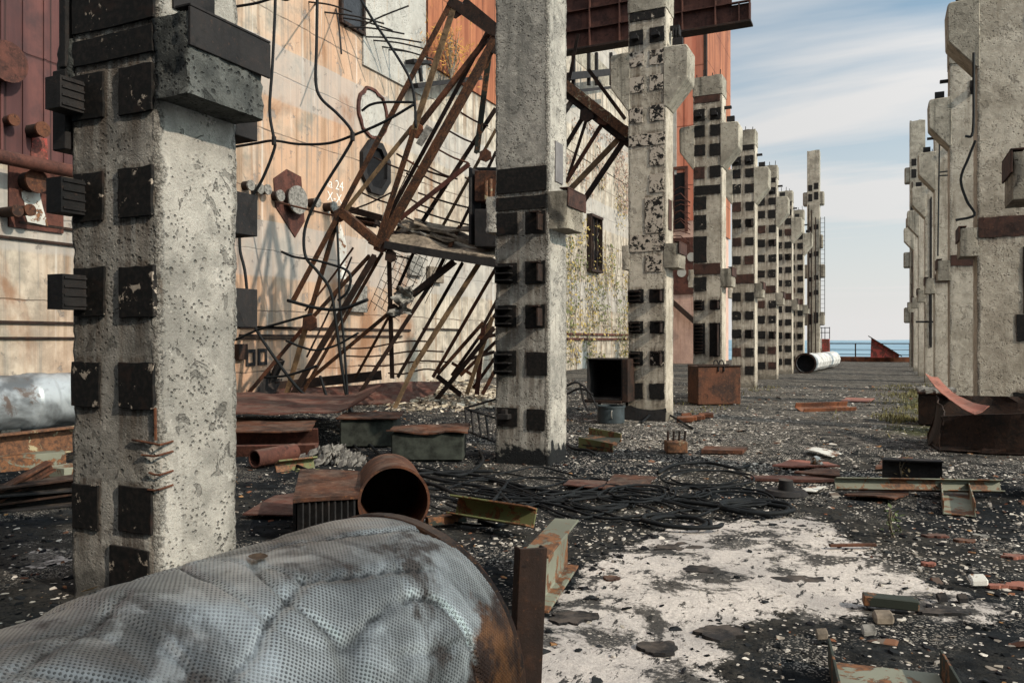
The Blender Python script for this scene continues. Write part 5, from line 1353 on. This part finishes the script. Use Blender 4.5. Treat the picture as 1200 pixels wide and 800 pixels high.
b = MB(); b.tube(spline([G(752,496)+V(0,0,.02),G(770,490)+V(0,0,.15),G(790,492)+V(0,0,.05),G(806,500)+V(0,0,.02),G(812,503)+V(0,0,.02)],6), .022, 6); b.thing('loose_cable', M['cable'], 'short black cable curving at the base of the third left column', 'cable', smooth='all')
b = MB(); r = random.Random(12)
for k in range(12):
    p = G(r.uniform(800,830), r.uniform(489,494)); s = r.uniform(.06,.16); b.obox(p+V(0,0,.05), V(s,.02,.01), V(-.02,s*.5,.01), V(0,0,s*.3))
b.thing('brick_rubble', M['rust_bright'], 'orange brown brick rubble beside the base of the third left column', 'rubble', bevel=.01)
# ------------------------------------------------------------------ far end of the deck
def dentP(l, a, L):
    return 0.02*mn.noise(V(l*.8,a,2)) - (0.04 if (l % 1.9) < .12 else 0)
f0, f1 = G(944,437), G(976,429.5); f0.z = .46; f1.z = .46
froot, fd, fs_, fu = lagged_pipe('lagged_pipe', f1, f0, .45, 'far white lagged pipe with a black open mouth, lying by the left columns', M['foil_white'], 60, 12, dentP, False, smooth=False)
b = MB(); b.pipe(f0-fd*.01, f0+fd*.05, .50, .42, 24); b.build('rim', M['rust_dark'], froot)
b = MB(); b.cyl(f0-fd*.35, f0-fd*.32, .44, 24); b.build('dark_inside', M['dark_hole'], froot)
rl = empty('railing', (0, 63.9, 0), 'dark steel railing along the far edge of the deck by the sea', 'railing')
X0_, X1_ = onY(972,0,63.9).x, onY(1066,0,63.9).x
b = MB()
for z in (1.30, .85, .5): b.bar((X0_, 63.9, z), (X1_, 63.9, z), .07 if z > 1 else .04)
b.build('rail', M['rust_dark'], rl)
for k in range(4):
    x = X0_+(X1_-X0_)*k/3; b = MB(); b.bar((x, 63.9, .2), (x, 63.9, 1.27), .09); b.build('post', M['rust_dark'], rl)
b = MB(); b.box((X0_-1.0, 63.3, -.05), (X1_+.8, 63.75, .34)); b.thing('rusty_kerb', M['rust_bright'], 'rust coloured kerb beam at the far edge of the deck', 'kerb', bevel=.04)
pts = [onY(1020,419,62.6), onY(1053,419,62.6), onY(1054,416,62.6), onY(1021,395,62.6)]
hs = empty('red_hatch', V((pts[0].x+pts[1].x)/2, 62.6, 0), 'faded red wedge shaped hatch with sloping lid before the sea railing', 'hatch')
b = MB(); b.prism(pts, (0,.5,0)); b.build('side', M['red_paint'], hs)
a, c = onY(1017.5,393.5,62.5), onY(1057,417.5,62.5); b = MB(); b.bar(a+V(0,.25,.0), c+V(0,.25,.0), .9, .06); b.build('lid', M['rust_dark'], hs)
pb = empty('red_post', onY(967,420,62), 'rust red and white post box with a small rail beside the tall left column', 'post')
a, c = onY(961,420,61), onY(972,397,61)
b = MB(); b.box((a.x, 61, 0), (c.x, 61.5, c.z)); b.build('box_body', M['red_paint'], pb, bevel=.02)
b = MB(); b.box((a.x-.08, 60.98, 0), (a.x+.12, 61.2, c.z+.02)); b.build('white_edge', M['white_paint'], pb)
b = MB()
for x in (a.x+.1, (a.x+c.x)/2, c.x): b.bar((x,61.2,c.z), (x,61.2,c.z+.85), .05)
b.bar((a.x,61.2,c.z+.8), (c.x,61.2,c.z+.8), .05); b.bar((a.x,61.2,c.z+.45), (c.x,61.2,c.z+.45), .05); b.build('rail', M['black_steel'], pb)
# ------------------------------------------------------------------ right side
tg = empty('steel_trough', (1.6, 13.1, 0), 'large dark rusty steel trough at the right edge before the right columns', 'trough')
tp = [G(1099,528), V(2.9, 12.75, 0), V(2.9, 14.2, 0), V(.62, 14.0, 0)]
tops = [P(1104,492,11.2), V(2.95,12.65,.70), V(2.95,14.25,.72), V(.78,14.0,.72)]
tops[0] = tp[0]+V(.05,-.05,.50)
b = MB()
for i in range(4):
    j = (i+1) % 4; b.sheet(tp[i], tp[j], tops[j], tops[i], .015, .09, 16, 8, 1.7, i*3.0)
b.build('side_wall', M['rust_dark'], tg)
b = MB(); b.sheet(tp[0]+V(0,0,.02), tp[1]+V(0,0,.02), tp[2]+V(0,0,.02), tp[3]+V(0,0,.02), .012, .01); b.build('floor', M['rust_dark'], tg)
c4 = [P(1084,439,13.0), P(1099,444,13.2), P(1160,478,11.0), P(1141,486,10.9)]
b = MB(); b.sheet(c4[3], c4[2], c4[1], c4[0], .012, .03, 8, 20, 1.5, 2, curl=lambda a, b: V(0,0,-.10*math.sin(b*math.pi)+.05*abs(a-.5))); b.thing('pink_sheet', M['rust_pink'], 'faded pink curved metal sheet resting over the dark trough', 'sheet', smooth='sh')
bb_ = empty('rusty_bin', G(1096,498), 'rusty square bin full of rubble left of the dark trough', 'bin')
a, c = G(1076,497), G(1118,499); d = (c-a).normalized(); n = V(-d.y,d.x,0); hz = .62
b = MB(); b.prism([a,c,c+n*.6,a+n*.6], (0,0,hz-.06)); b.build('body', M['rust_dark'], bb_, bevel=.01)
b = MB(); b.prism([a-d*.02-n*.02,c+d*.02-n*.02,c+d*.02+n*.62,a-d*.02+n*.62], (0,0,.05)); 
b.v = [(x,y,z+hz-.06) for x,y,z in b.v]; b.build('rim', M['rust'], bb_, bevel=.01)
b = MB(); r = random.Random(3)
for k in range(60):
    p = a.lerp(c, r.random())+n*r.uniform(0,.58)+V(0,0,hz+.01); s = r.uniform(.02,.06); b.obox(p, V(s,r.uniform(-.02,.02),.01), V(-.01,s*.8,.01), V(0,.01,s*.6))
b.build('rubble', M['slat'], bb_)
# ladder and bent wires on the right row
ld = empty('wall_ladder', (1.25, 33, 0), 'thin dark steel ladder fixed to the right column row', 'ladder')
b = MB()
for dy in (0, .45): b.bar((1.62+dy*.0, 32.9-.0+dy, 1.3), (1.62, 32.9+dy, 6.8), .05)
b.build('stile', M['black_steel'], ld)
b = MB()
for k in range(18): b.bar((1.62, 32.9, 1.45+k*.3), (1.62, 33.35, 1.45+k*.3), .03)
b.build('rung', M['black_steel'], ld)
for i, (pts, Y, lb) in enumerate(([[(1141,62),(1141,100),(1140,155),(1131,160)],Y0+11.5,'straight black wire beside the nearest right column'],[[(1143,165),(1135,185),(1126,210),(1133,235),(1142,252),(1120,258)],Y0+11.6,'black wire bent like a bow beside the nearest right column'],
        [[(1101,165),(1100,230),(1099,300)],Y0+23.6,'thin black wire down the third right column'],[[(1101,202),(1112,201),(1113,205),(1101,206)],Y0+23.6,'small black wire hoop on the third right column'])):
    b = MB(); b.tube(spline([onY(x,y,Y) for x,y in pts],5), .022, 5); b.thing('bent_wire', M['cable'], lb, 'wire', 'wires hanging on the right columns')
for i, (pts, lb) in enumerate((([(1073,377),(1099,377)],'thin dark bar sticking out of the right row above the ladder foot'),([(1090,339),(1090,405)],'thin upright dark pipe on the right row'))):
    b = MB(); b.tube([onY(x,y,33.1) for x,y in pts], .04, 6); b.thing('steel_rod', M['black_steel'], lb, 'rod')
# bar lying on the far deck
a, c = G(936,481), G(997,479); b = MB(); b.channel(a+V(0,0,.0), c+V(0,0,.0), .32, .12, .02, up=V(0,-.5,1)); b.thing('rusty_bar', M['rust_bright'], 'rusty channel bar lying alone on the far grey deck', 'bar', bevel=.005)
slab_on_ground('steel_sheet', ((985,470),(1020,471),(1025,467),(992,466)), .012, 'rust_pink', 'faint pink sheet scrap lying beyond the rusty bar', 'sheet', .01, .0)
# right midground debris
slab_on_ground('steel_sheet', ((905,548),(985,550),(970,543),(925,543)), .02, 'rust_pink', 'flat pale rusty sheet with a white scrap on it', 'sheet', .03, .02)
slab_on_ground('steel_sheet', ((930,558),(985,565),(982,556),(955,553)), .02, 'rust', 'flat rusty sheet in front of the pale rusty one', 'sheet', .04, .04)
slab_on_ground('steel_strip', ((880,563),(985,565),(985,561),(880,559)), .03, 'rust_red', 'long thin rusty strip beside the black disc weight', 'strip', .02, .0)
slab_on_ground('pale_scrap', ((942,530),(975,538),(985,535),(955,528)), .012, 'white_paint', 'pale sheet scrap lying crooked left of the dry weed', 'scrap', .05, .03)
slab_on_ground('pale_scrap', ((954,552),(965,551),(960,541),(954,543)), .012, 'white_paint', 'crumpled white scrap standing on the pale rusty sheet', 'scrap', .08, .06, zs=(0,0,.1,.1))
a, c = G(978,579), G(1172,581); b = MB(); b.channel(a+V(0,0,.10), c+V(0,0,.09), .12, .08, .01, up=V(0,-1,.4)); b.thing('green_bar', M['pale_green'], 'long pale green steel bar lying across the right floor', 'beam', bevel=.002)
slab_on_ground('steel_sheet', ((990,584),(1050,590),(1066,580),(1010,577)), .015, 'rust', 'brown diamond shaped steel sheet in front of the long green bar', 'sheet', .05, .03)
a, c = G(1036,566), G(1107,569); d = (c-a).normalized(); n = V(-d.y,d.x,0); b = MB(); b.ibeam(a+V(0,0,.13)+n*.1, c+V(0,0,.13)+n*.1, .16, .26, .02); b.thing('black_beam', M['black_steel'], 'black beam end lying behind the long green bar', 'beam', bevel=.004)
slab_on_ground('wood_board', ((1026,552),(1062,549),(1070,543),(1034,545)), .03, 'rust', 'splintered brown board behind the black beam end', 'board', .05, .04)
a, c = G(1124,604), G(1118,574); b = MB(); b.channel(a, c, .26, .13, .012); b.thing('short_channel', M['pale_green'], 'short pale green channel open upwards, end of the long green bar', 'channel', bevel=.002)
a, c = G(1090,930), G(1036,786); b = MB(); b.channel(a, c, .50, .13, .012); ch = b.thing('foreground_channel', M['dark_green'], 'dark green steel channel with pale floor at the bottom right edge', 'channel', bevel=.002)
d = (c-a).normalized(); s = V(d.y,-d.x,0)
b = MB(); b.sheet(a-s*.23+V(0,0,.018), a+s*.23+V(0,0,.018), c+s*.23+V(0,0,.018), c-s*.23+V(0,0,.018), .003, .0, 4, 4); b.build('floor_plate', M['pale_green'], ch)
w_ = empty('disc_weight', G(921,578), 'black disc shaped weight with a knob left of the green bar', 'weight')
c = G(921,578); b = MB(); b.cyl(c, c+V(0,0,.04), .22, 24, .19); b.build('disc', M['black_steel'], w_, smooth='sh')
b = MB(); b.cyl(c+V(0,0,.041), c+V(0,0,.14), .08, 16, .07); b.build('knob', M['black_steel'], w_, smooth='sh')
slab_on_ground('pale_scrap', ((936,578),(955,579),(968,572),(948,573)), .008, 'white_paint', 'white triangular scrap beside the black disc weight', 'scrap', .02, .02)
a, c = G(1011,710), G(1076,716); b = MB(); b.bar(a+V(0,0,.045), c+V(0,0,.04), .09, .06); b.thing('board', M['dark_green'], 'dark board lying on the pale patch edge', 'board', bevel=.006)
a, c = G(972,641), G(1026,640); b = MB(); b.bar(a+V(0,0,.015), c+V(0,0,.015), .035, .02); b.thing('rusty_rod', M['rust'], 'thin rusty flat rod on the pale patch', 'rod', bevel=.002)
for i, (px, py, s, m, lb) in enumerate(((1018,741,.035,'slat','small square chunk below the dark board'),(1035,727,.05,'wood','flat brown stone just below the dark board'),(963,745,.03,'wood','small brown stone left of the square chunk'),(1128,703,.03,'black_steel','small black block on the pale patch, right one'),(1104,702,.03,'black_steel','small black block on the pale patch, left one'),(1146,683,.05,'white_paint','white broken lump near the right edge'))):
    c = G(px, py); b = MB(); r = random.Random(i)
    b.obox(c+V(0,0,s*.4), V(s,s*.15,.005), V(-s*.2,s*.75,.01), V(0,.01,s*.45)); b.thing('stone', M[m], lb, 'stone', bevel=s*.22)
def ragged(name, px, py, wx, wy, t, m, label, cat, seed, group=None, lift=0.0):
    """a torn flat piece with an irregular outline, wx wide and wy deep in metres"""
    c = G(px, py); r = random.Random(seed); b = MB(); n = 26; ring = []
    for i in range(n):
        a = 2*math.pi*i/n; q = 1+.55*mn.noise(V(math.cos(a)*1.4+seed*3.1, math.sin(a)*1.4, 1))+.30*mn.noise(V(math.cos(a)*4+seed, math.sin(a)*4, 5))
        x, y = wx*q*math.cos(a)/2, wy*q*math.sin(a)/2
        ring.append(R_ax*x+F_ax*y)
    vs = []; fs = []
    for k, f in enumerate((1.0, .97, .6, .25)):
        for p in ring: vs.append(c+p*f+V(0,0,(-.02 if k == 0 else t+lift-.004+.012*mn.noise(V(p.x*f*9, p.y*f*9, seed)))))
    for k in range(3):
        for i in range(n): fs.append((k*n+i, k*n+(i+1) % n, (k+1)*n+(i+1) % n, (k+1)*n+i))
    fs.append(tuple(range(3*n, 4*n)))
    b.add(vs, fs); return b.thing(name, M[m], label, cat, group)
for i, (px, py, wx, wy, lb) in enumerate(((934,677,.42,.16,'black felt scrap lying on the middle of the pale patch'),(795,640,.42,.30,'black felt scrap at the top of the pale patch'),(772,756,.26,.20,'black felt scrap near the bottom of the pale patch'),(842,738,.34,.22,'black felt scrap with frayed end at the lower pale patch'),
        (1105,715,.34,.12,'long black felt scrap beside the dark board'),(672,722,.34,.30,'black felt scrap beside the pale green beam'),(820,665,.22,.20,'small black felt scrap in the pale patch, between the two largest'))):
    ragged('felt_scrap', px, py, wx*.85, wy*.85, .001, 'black_steel', lb, 'felt', i+1)
ragged('metal_flake', 716, 676, .11, .08, .004, 'rust', 'small brown flake lying at the left of the pale patch', 'flake', 40)
for i, (px, py, wx, wy, lb) in enumerate(((618+60,770,.30,.22,'tar clod'),)): pass
for i, (px, py, wx, wy, m, lb) in enumerate(((1190,650,.17,.13,'rust_pink','pink rust flake at the right edge, uppermost'),(1168,684,.15,.08,'rust_pink','pink rust flake left of the edge pair'),(1194,684,.16,.11,'rust_pink','pink rust flake cut by the right edge'),(1088,659,.10,.07,'rust_pink','small pink flake right of the pale patch'),
        (1096,626,.20,.10,'rust_red','dull red scrap in the right rubble, left one'),(1131,632,.16,.09,'rust','rusty scrap in the right rubble, right one'),(1150,626,.14,.08,'slat','grey scrap in the right rubble'))):
    ragged('metal_flake', px, py, wx, wy, .002, m, lb, 'flake', i+60)
# weeds
def weed(px, py, h, label, m, n, seed):
    c = G(px, py); root = empty('weed', c, label, 'plant'); r = random.Random(seed)
    b = MB(); l = MB()
    for k in range(n):
        t = c+V(r.uniform(-.10,.10)*h, r.uniform(-.1,.1)*h, h*r.uniform(.7,1.05)); mid = c.lerp(t,.5)+V(r.uniform(-.04,.04),0,0)
        b.tube(spline([c+V(r.uniform(-.02,.02),0,-.01), mid, t],4), .005, 4)
        for j in range(14):
            q = c.lerp(t, r.uniform(.15,1)) + V(r.gauss(0,.03), r.gauss(0,.03), 0); d = V(r.uniform(-1,1), r.uniform(-1,1), r.uniform(-.2,.8)).normalized(); e = d.cross(V(0,0,1)).normalized(); s = r.uniform(.025,.06)
            l.add([q, q+d*s*.5+e*s*.3, q+d*s, q+d*s*.5-e*s*.3], [(0,1,2,3)])
    b.build('stem', M['wood'], root); l.build('leaves', m, root)
M['leaf_g'] = m_plain('weed_green', (0.07,0.09,0.03), 0.7, 0.4, 10); M['leaf_y'] = m_plain('weed_dry', (0.27,0.20,0.10), 0.8, 0.4, 10)
weed(1046, 628, .23, 'small green weed growing in front of the brown steel sheet', M['leaf_g'], 4, 1)
weed(1058, 566, .38, 'thin dry weed standing behind the long green bar', M['leaf_y'], 2, 2)
# moss and dead grass tufts by the right columns
b = MB(); r = random.Random(21)
for k in range(5200):
    u = r.random()
    if u < .55: x, y = r.gauss(.75,.42), r.uniform(16.5, 31)
    elif u < .8: x, y = r.gauss(.6,.55), r.gauss(17.6,.9)
    else: x, y = r.gauss(-4.2,.5), r.uniform(17,28)
    if mn.noise(V(x*1.3,y*.7,4)) < -.02: continue
    h = r.uniform(.03,.14); a = r.uniform(0,6.28); d = V(math.cos(a),math.sin(a),0); w = .012
    o = V(x,y,-.01); b.add([o-d*w, o+d*w, o+V(r.uniform(-.05,.05),r.uniform(-.05,.05),h)], [(0,1,2)])
tag(b.build('grass', m_plain('grass_dry', (0.13,0.115,0.045), 0.8, 0.5, 2)), 'sparse dry grass and moss along the column feet', 'grass', kind='stuff')

# ------------------------------------------------------------------ cables on the floor
cg = 'black cables lying in the heap'
r = random.Random(33); zc = .02
def floor_cable(pix, rad, label, group=cg, wob=.03, cat='cable'):
    pts = []
    for (x, y) in pix:
        p = G(x, y); pts.append(p + V(r.uniform(-wob,wob), r.uniform(-wob,wob), rad + r.uniform(0,.025)))
    b = MB(); b.tube(spline(pts, 7), rad, 6); return b.thing('floor_cable', M['cable'], label, cat, group, smooth='all')
heap = 'black rubber cable snaking through the cable heap on the floor'
for k in range(20):
    y0 = r.uniform(555, 602); x = r.uniform(420, 640); pix = []
    ph = r.uniform(0,6); am = r.uniform(3,11); L = r.uniform(160, 330)
    for j in range(11):
        xx = x+L*j/10; pix.append((xx, max(548, min(616, y0 + am*math.sin(ph+j*.9) + (xx-600)*.05))))
    floor_cable(pix, r.uniform(.008,.014), heap)
def coil(px, py, ra, rb, n, label, rad=.011):
    c = G(px, py); b = MB(); pts = []
    rr = random.Random(int(px))
    for k in range(int(n*18)+1):
        a = 2*math.pi*k/18; q = 1+.16*math.sin(a*.31+px)+.10*math.sin(a*1.7+py)+.05*rr.uniform(-1,1)
        pts.append(c+V(ra*q*math.cos(a), rb*q*math.sin(a), rad+.009*k/18+rr.uniform(0,.006)))
    b.tube(spline(pts,3), rad, 6); b.thing('cable_coil', M['cable'], label, 'cable', 'coils of black cable on the floor', smooth='all')
coil(745,582,.32,.42,4,'thick black cable coil at the left of the heap'); coil(805,580,.20,.30,3,'small tight black coil in the middle of the heap'); coil(830,562,.42,.55,2,'wide loose black coil at the back of the heap')
coil(885,598,.30,.25,2,'black coil lying on the top right of the pale patch', .022); coil(795,615,.30,.22,2,'black loop lying at the upper edge of the pale patch', .020); coil(860,585,.35,.4,2,'flat black coil at the right of the heap'); coil(700,592,.3,.3,2,'black coil at the left front of the heap')
coil(585,580,.22,.25,1.2,'single black loop left of the heap'); coil(565,612,.22,.2,1.3,'black loop beside the yellow green beam')
solo = [([(395,500),(430,540),(470,562),(520,575),(560,600),(580,590),(600,566)],'long black cable winding past the drum to the second column'),([(340,545),(380,560),(430,566),(480,560),(540,556),(580,556)],'black cable lying straight behind the drum'),
        ([(430,520),(460,545),(500,556),(545,560),(565,545),(560,530)],'black cable curling before the right rusty lid block'),([(520,556),(560,560),(610,572),(660,580),(700,584)],'black cable crossing the foot of the second column'),
        ([(900,607),(870,600),(840,596),(800,590)],'black cable trailing from the heap onto the pale patch'),([(660,520),(672,528),(690,531),(700,534)],'thin black cable at the right foot of the second column'),([(770,556),(790,548),(830,546),(860,551),(880,548)],'thin black cable behind the heap'),
        ([(470,552),(520,566),(575,575),(600,600),(590,618),(560,616)],'black cable looping to the yellow green beam')]
for pix, lb in solo: floor_cable(pix, .02, lb, 'single black cables on the floor')

# ------------------------------------------------------------------ loose chips (uncountable)
def lump(x, y, f, o):
    return np.sin(x*f*1.9+o+1.3*np.sin(y*f*1.1+o*2))*np.sin(y*f*1.6-o+1.1*np.sin(x*f*1.3+o))
def chips(name, n, size, dens, mat, label, seed, thick=.25, xr=(-13.5,4.3), yr=(2.0,30), tilt=.25):
    g = np.random.default_rng(seed); r = random.Random(seed)
    y = yr[0] + (yr[1]-yr[0])*g.random(n*25)**1.9; x = g.uniform(xr[0], xr[1], n*25)
    dd = -x*ST+y*CT; u = x*CT+y*ST
    ok = (dd > 2.0) & (np.abs(u) < dd*.72) & ~((x < -3.75) & (x > -3.95-CW) & (((y-Y0) % 6) < CD)) & (g.random(n*25) < dens(x, y))
    x, y, dd = x[ok][:n], y[ok][:n], dd[ok][:n]; hh = hgt(x, y)
    vs = []; fs = []
    for X, Yv, D, h in zip(x.tolist(), y.tolist(), dd.tolist(), hh.tolist()):
        s = size*(0.3+1.2*r.random()**3)*(1+.035*D); k = r.choice((4,5,5,6)); a0 = r.uniform(0,6.28); base = len(vs)
        tx, ty = r.uniform(-tilt,tilt), r.uniform(-tilt,tilt); z0 = .3*s*max(abs(tx),abs(ty)) - .015 + h
        asp = r.uniform(.35,1); ca, sa = math.cos(a0*3), math.sin(a0*3); ring = []
        for i in range(k):
            a = a0+6.283*i/k+r.uniform(-.4,.4); q = s*r.uniform(.6,1.15); p, q = q*math.cos(a), q*asp*math.sin(a)
            ring.append((p*ca-q*sa, p*sa+q*ca))
        t = s*thick*r.uniform(.5,1.2)
        for (p, q) in ring: vs.append((X+p, Yv+q, z0+p*tx+q*ty))
        for (p, q) in ring: vs.append((X+p*.82, Yv+q*.82, z0+p*tx+q*ty+t))
        fs.append(tuple(range(base+k, base+2*k)))
        for i in range(k): fs.append((base+i, base+(i+1) % k, base+k+(i+1) % k, base+k+i))
    b = MB(); b.v = vs; b.f = fs; o = b.build(name, mat); tag(o, label, 'rubble', kind='stuff')
def d1(x, y): return f_grit(x, y)*1.6*(0.10+0.5*np.clip(lump(x, y, .8, 7)+.25, 0, 1)+0.7*np.clip(lump(x, y, 2.6, 3)+.1, 0, 1))
def in_patch(x, y): return f_dust(x, y)
def rnd_mat(name, cols, rough=.9):
    t = NT(name); p = t.pos(); v = t.n('ShaderNodeTexVoronoi', feature='F1'); v.inputs['Scale'].default_value = 9; t.put(v.inputs['Vector'], p)
    c = t.xyz(v.outputs['Color'])[0]; col = cols[0]
    for i in range(1, len(cols)): col = t.mix(t.rng(c, i/len(cols)-.04, i/len(cols)+.04), col, cols[i])
    return t.done(col, rough, 0, .04)
chips('paint_chips', 19000, .020, lambda x, y: d1(x, y)*(1-.85*in_patch(x, y)), rnd_mat('chip_pale', [(0.46,0.42,0.37),(0.30,0.265,0.22),(0.56,0.515,0.46),(0.20,0.175,0.15)]), 'pale paint chips and crumbs scattered over the deck', 1, .10)
chips('rubble_stones', 3000, .020, lambda x, y: .6*d1(x, y)*(1-.8*in_patch(x, y)), rnd_mat('chip_stone', [(0.12,0.115,0.11),(0.24,0.22,0.20),(0.06,0.06,0.06),(0.36,0.33,0.30)]), 'grey stones and concrete crumbs on the deck', 2, .6)
chips('tar_flakes', 7000, .026, lambda x, y: np.where(in_patch(x, y) < .15, .5, np.where(in_patch(x,y) > .9, .10, .8)), rnd_mat('chip_tar', [(0.008,0.009,0.010),(0.022,0.024,0.026),(0.013,0.013,0.015)]), 'black bitumen flakes and clods on the deck', 3, .22, yr=(2.0,14), tilt=.2)
chips('rust_flakes', 2200, .024, lambda x, y: .5*(1-in_patch(x, y)), rnd_mat('chip_rust', [(0.10,0.04,0.024),(0.17,0.075,0.042),(0.07,0.035,0.026),(0.27,0.15,0.07)]), 'small rust flakes and dead leaves on the deck', 4, .12)
chips('litter', 420, .060, lambda x, y: .5*(1-.8*in_patch(x, y))*np.clip(.4+lump(x, y, .7, 2), 0, 1), rnd_mat('chip_litter', [(0.12,0.10,0.085),(0.07,0.035,0.025),(0.30,0.27,0.23),(0.035,0.037,0.04),(0.16,0.08,0.05),(0.48,0.44,0.39)]), 'torn scraps of sheet, board and felt littered over the deck', 5, .07, tilt=.3)
# dry rubble mound under the truss foot
b = MB(); r = random.Random(14)
for k in range(2200):
    px, py = r.gauss(525,36), r.gauss(462,8)
    if py < 449 or py > 482: continue
    p = G(px, py); p.z = r.uniform(0,.16)*math.exp(-((px-520)/45)**2); s = r.uniform(.02,.10)
    b.obox(p, V(s, r.uniform(-s,s), r.uniform(-.02,.03)), V(-s*.3, s*.4, r.uniform(-.02,.02)), V(0,.01,s*.2))
tag(b.build('rubble_mound', rnd_mat('mound', [(0.42,0.36,0.27),(0.25,0.21,0.16),(0.55,0.49,0.40),(0.14,0.12,0.10)])), 'dry pale rubble and straw around the truss foot', 'rubble', kind='stuff')
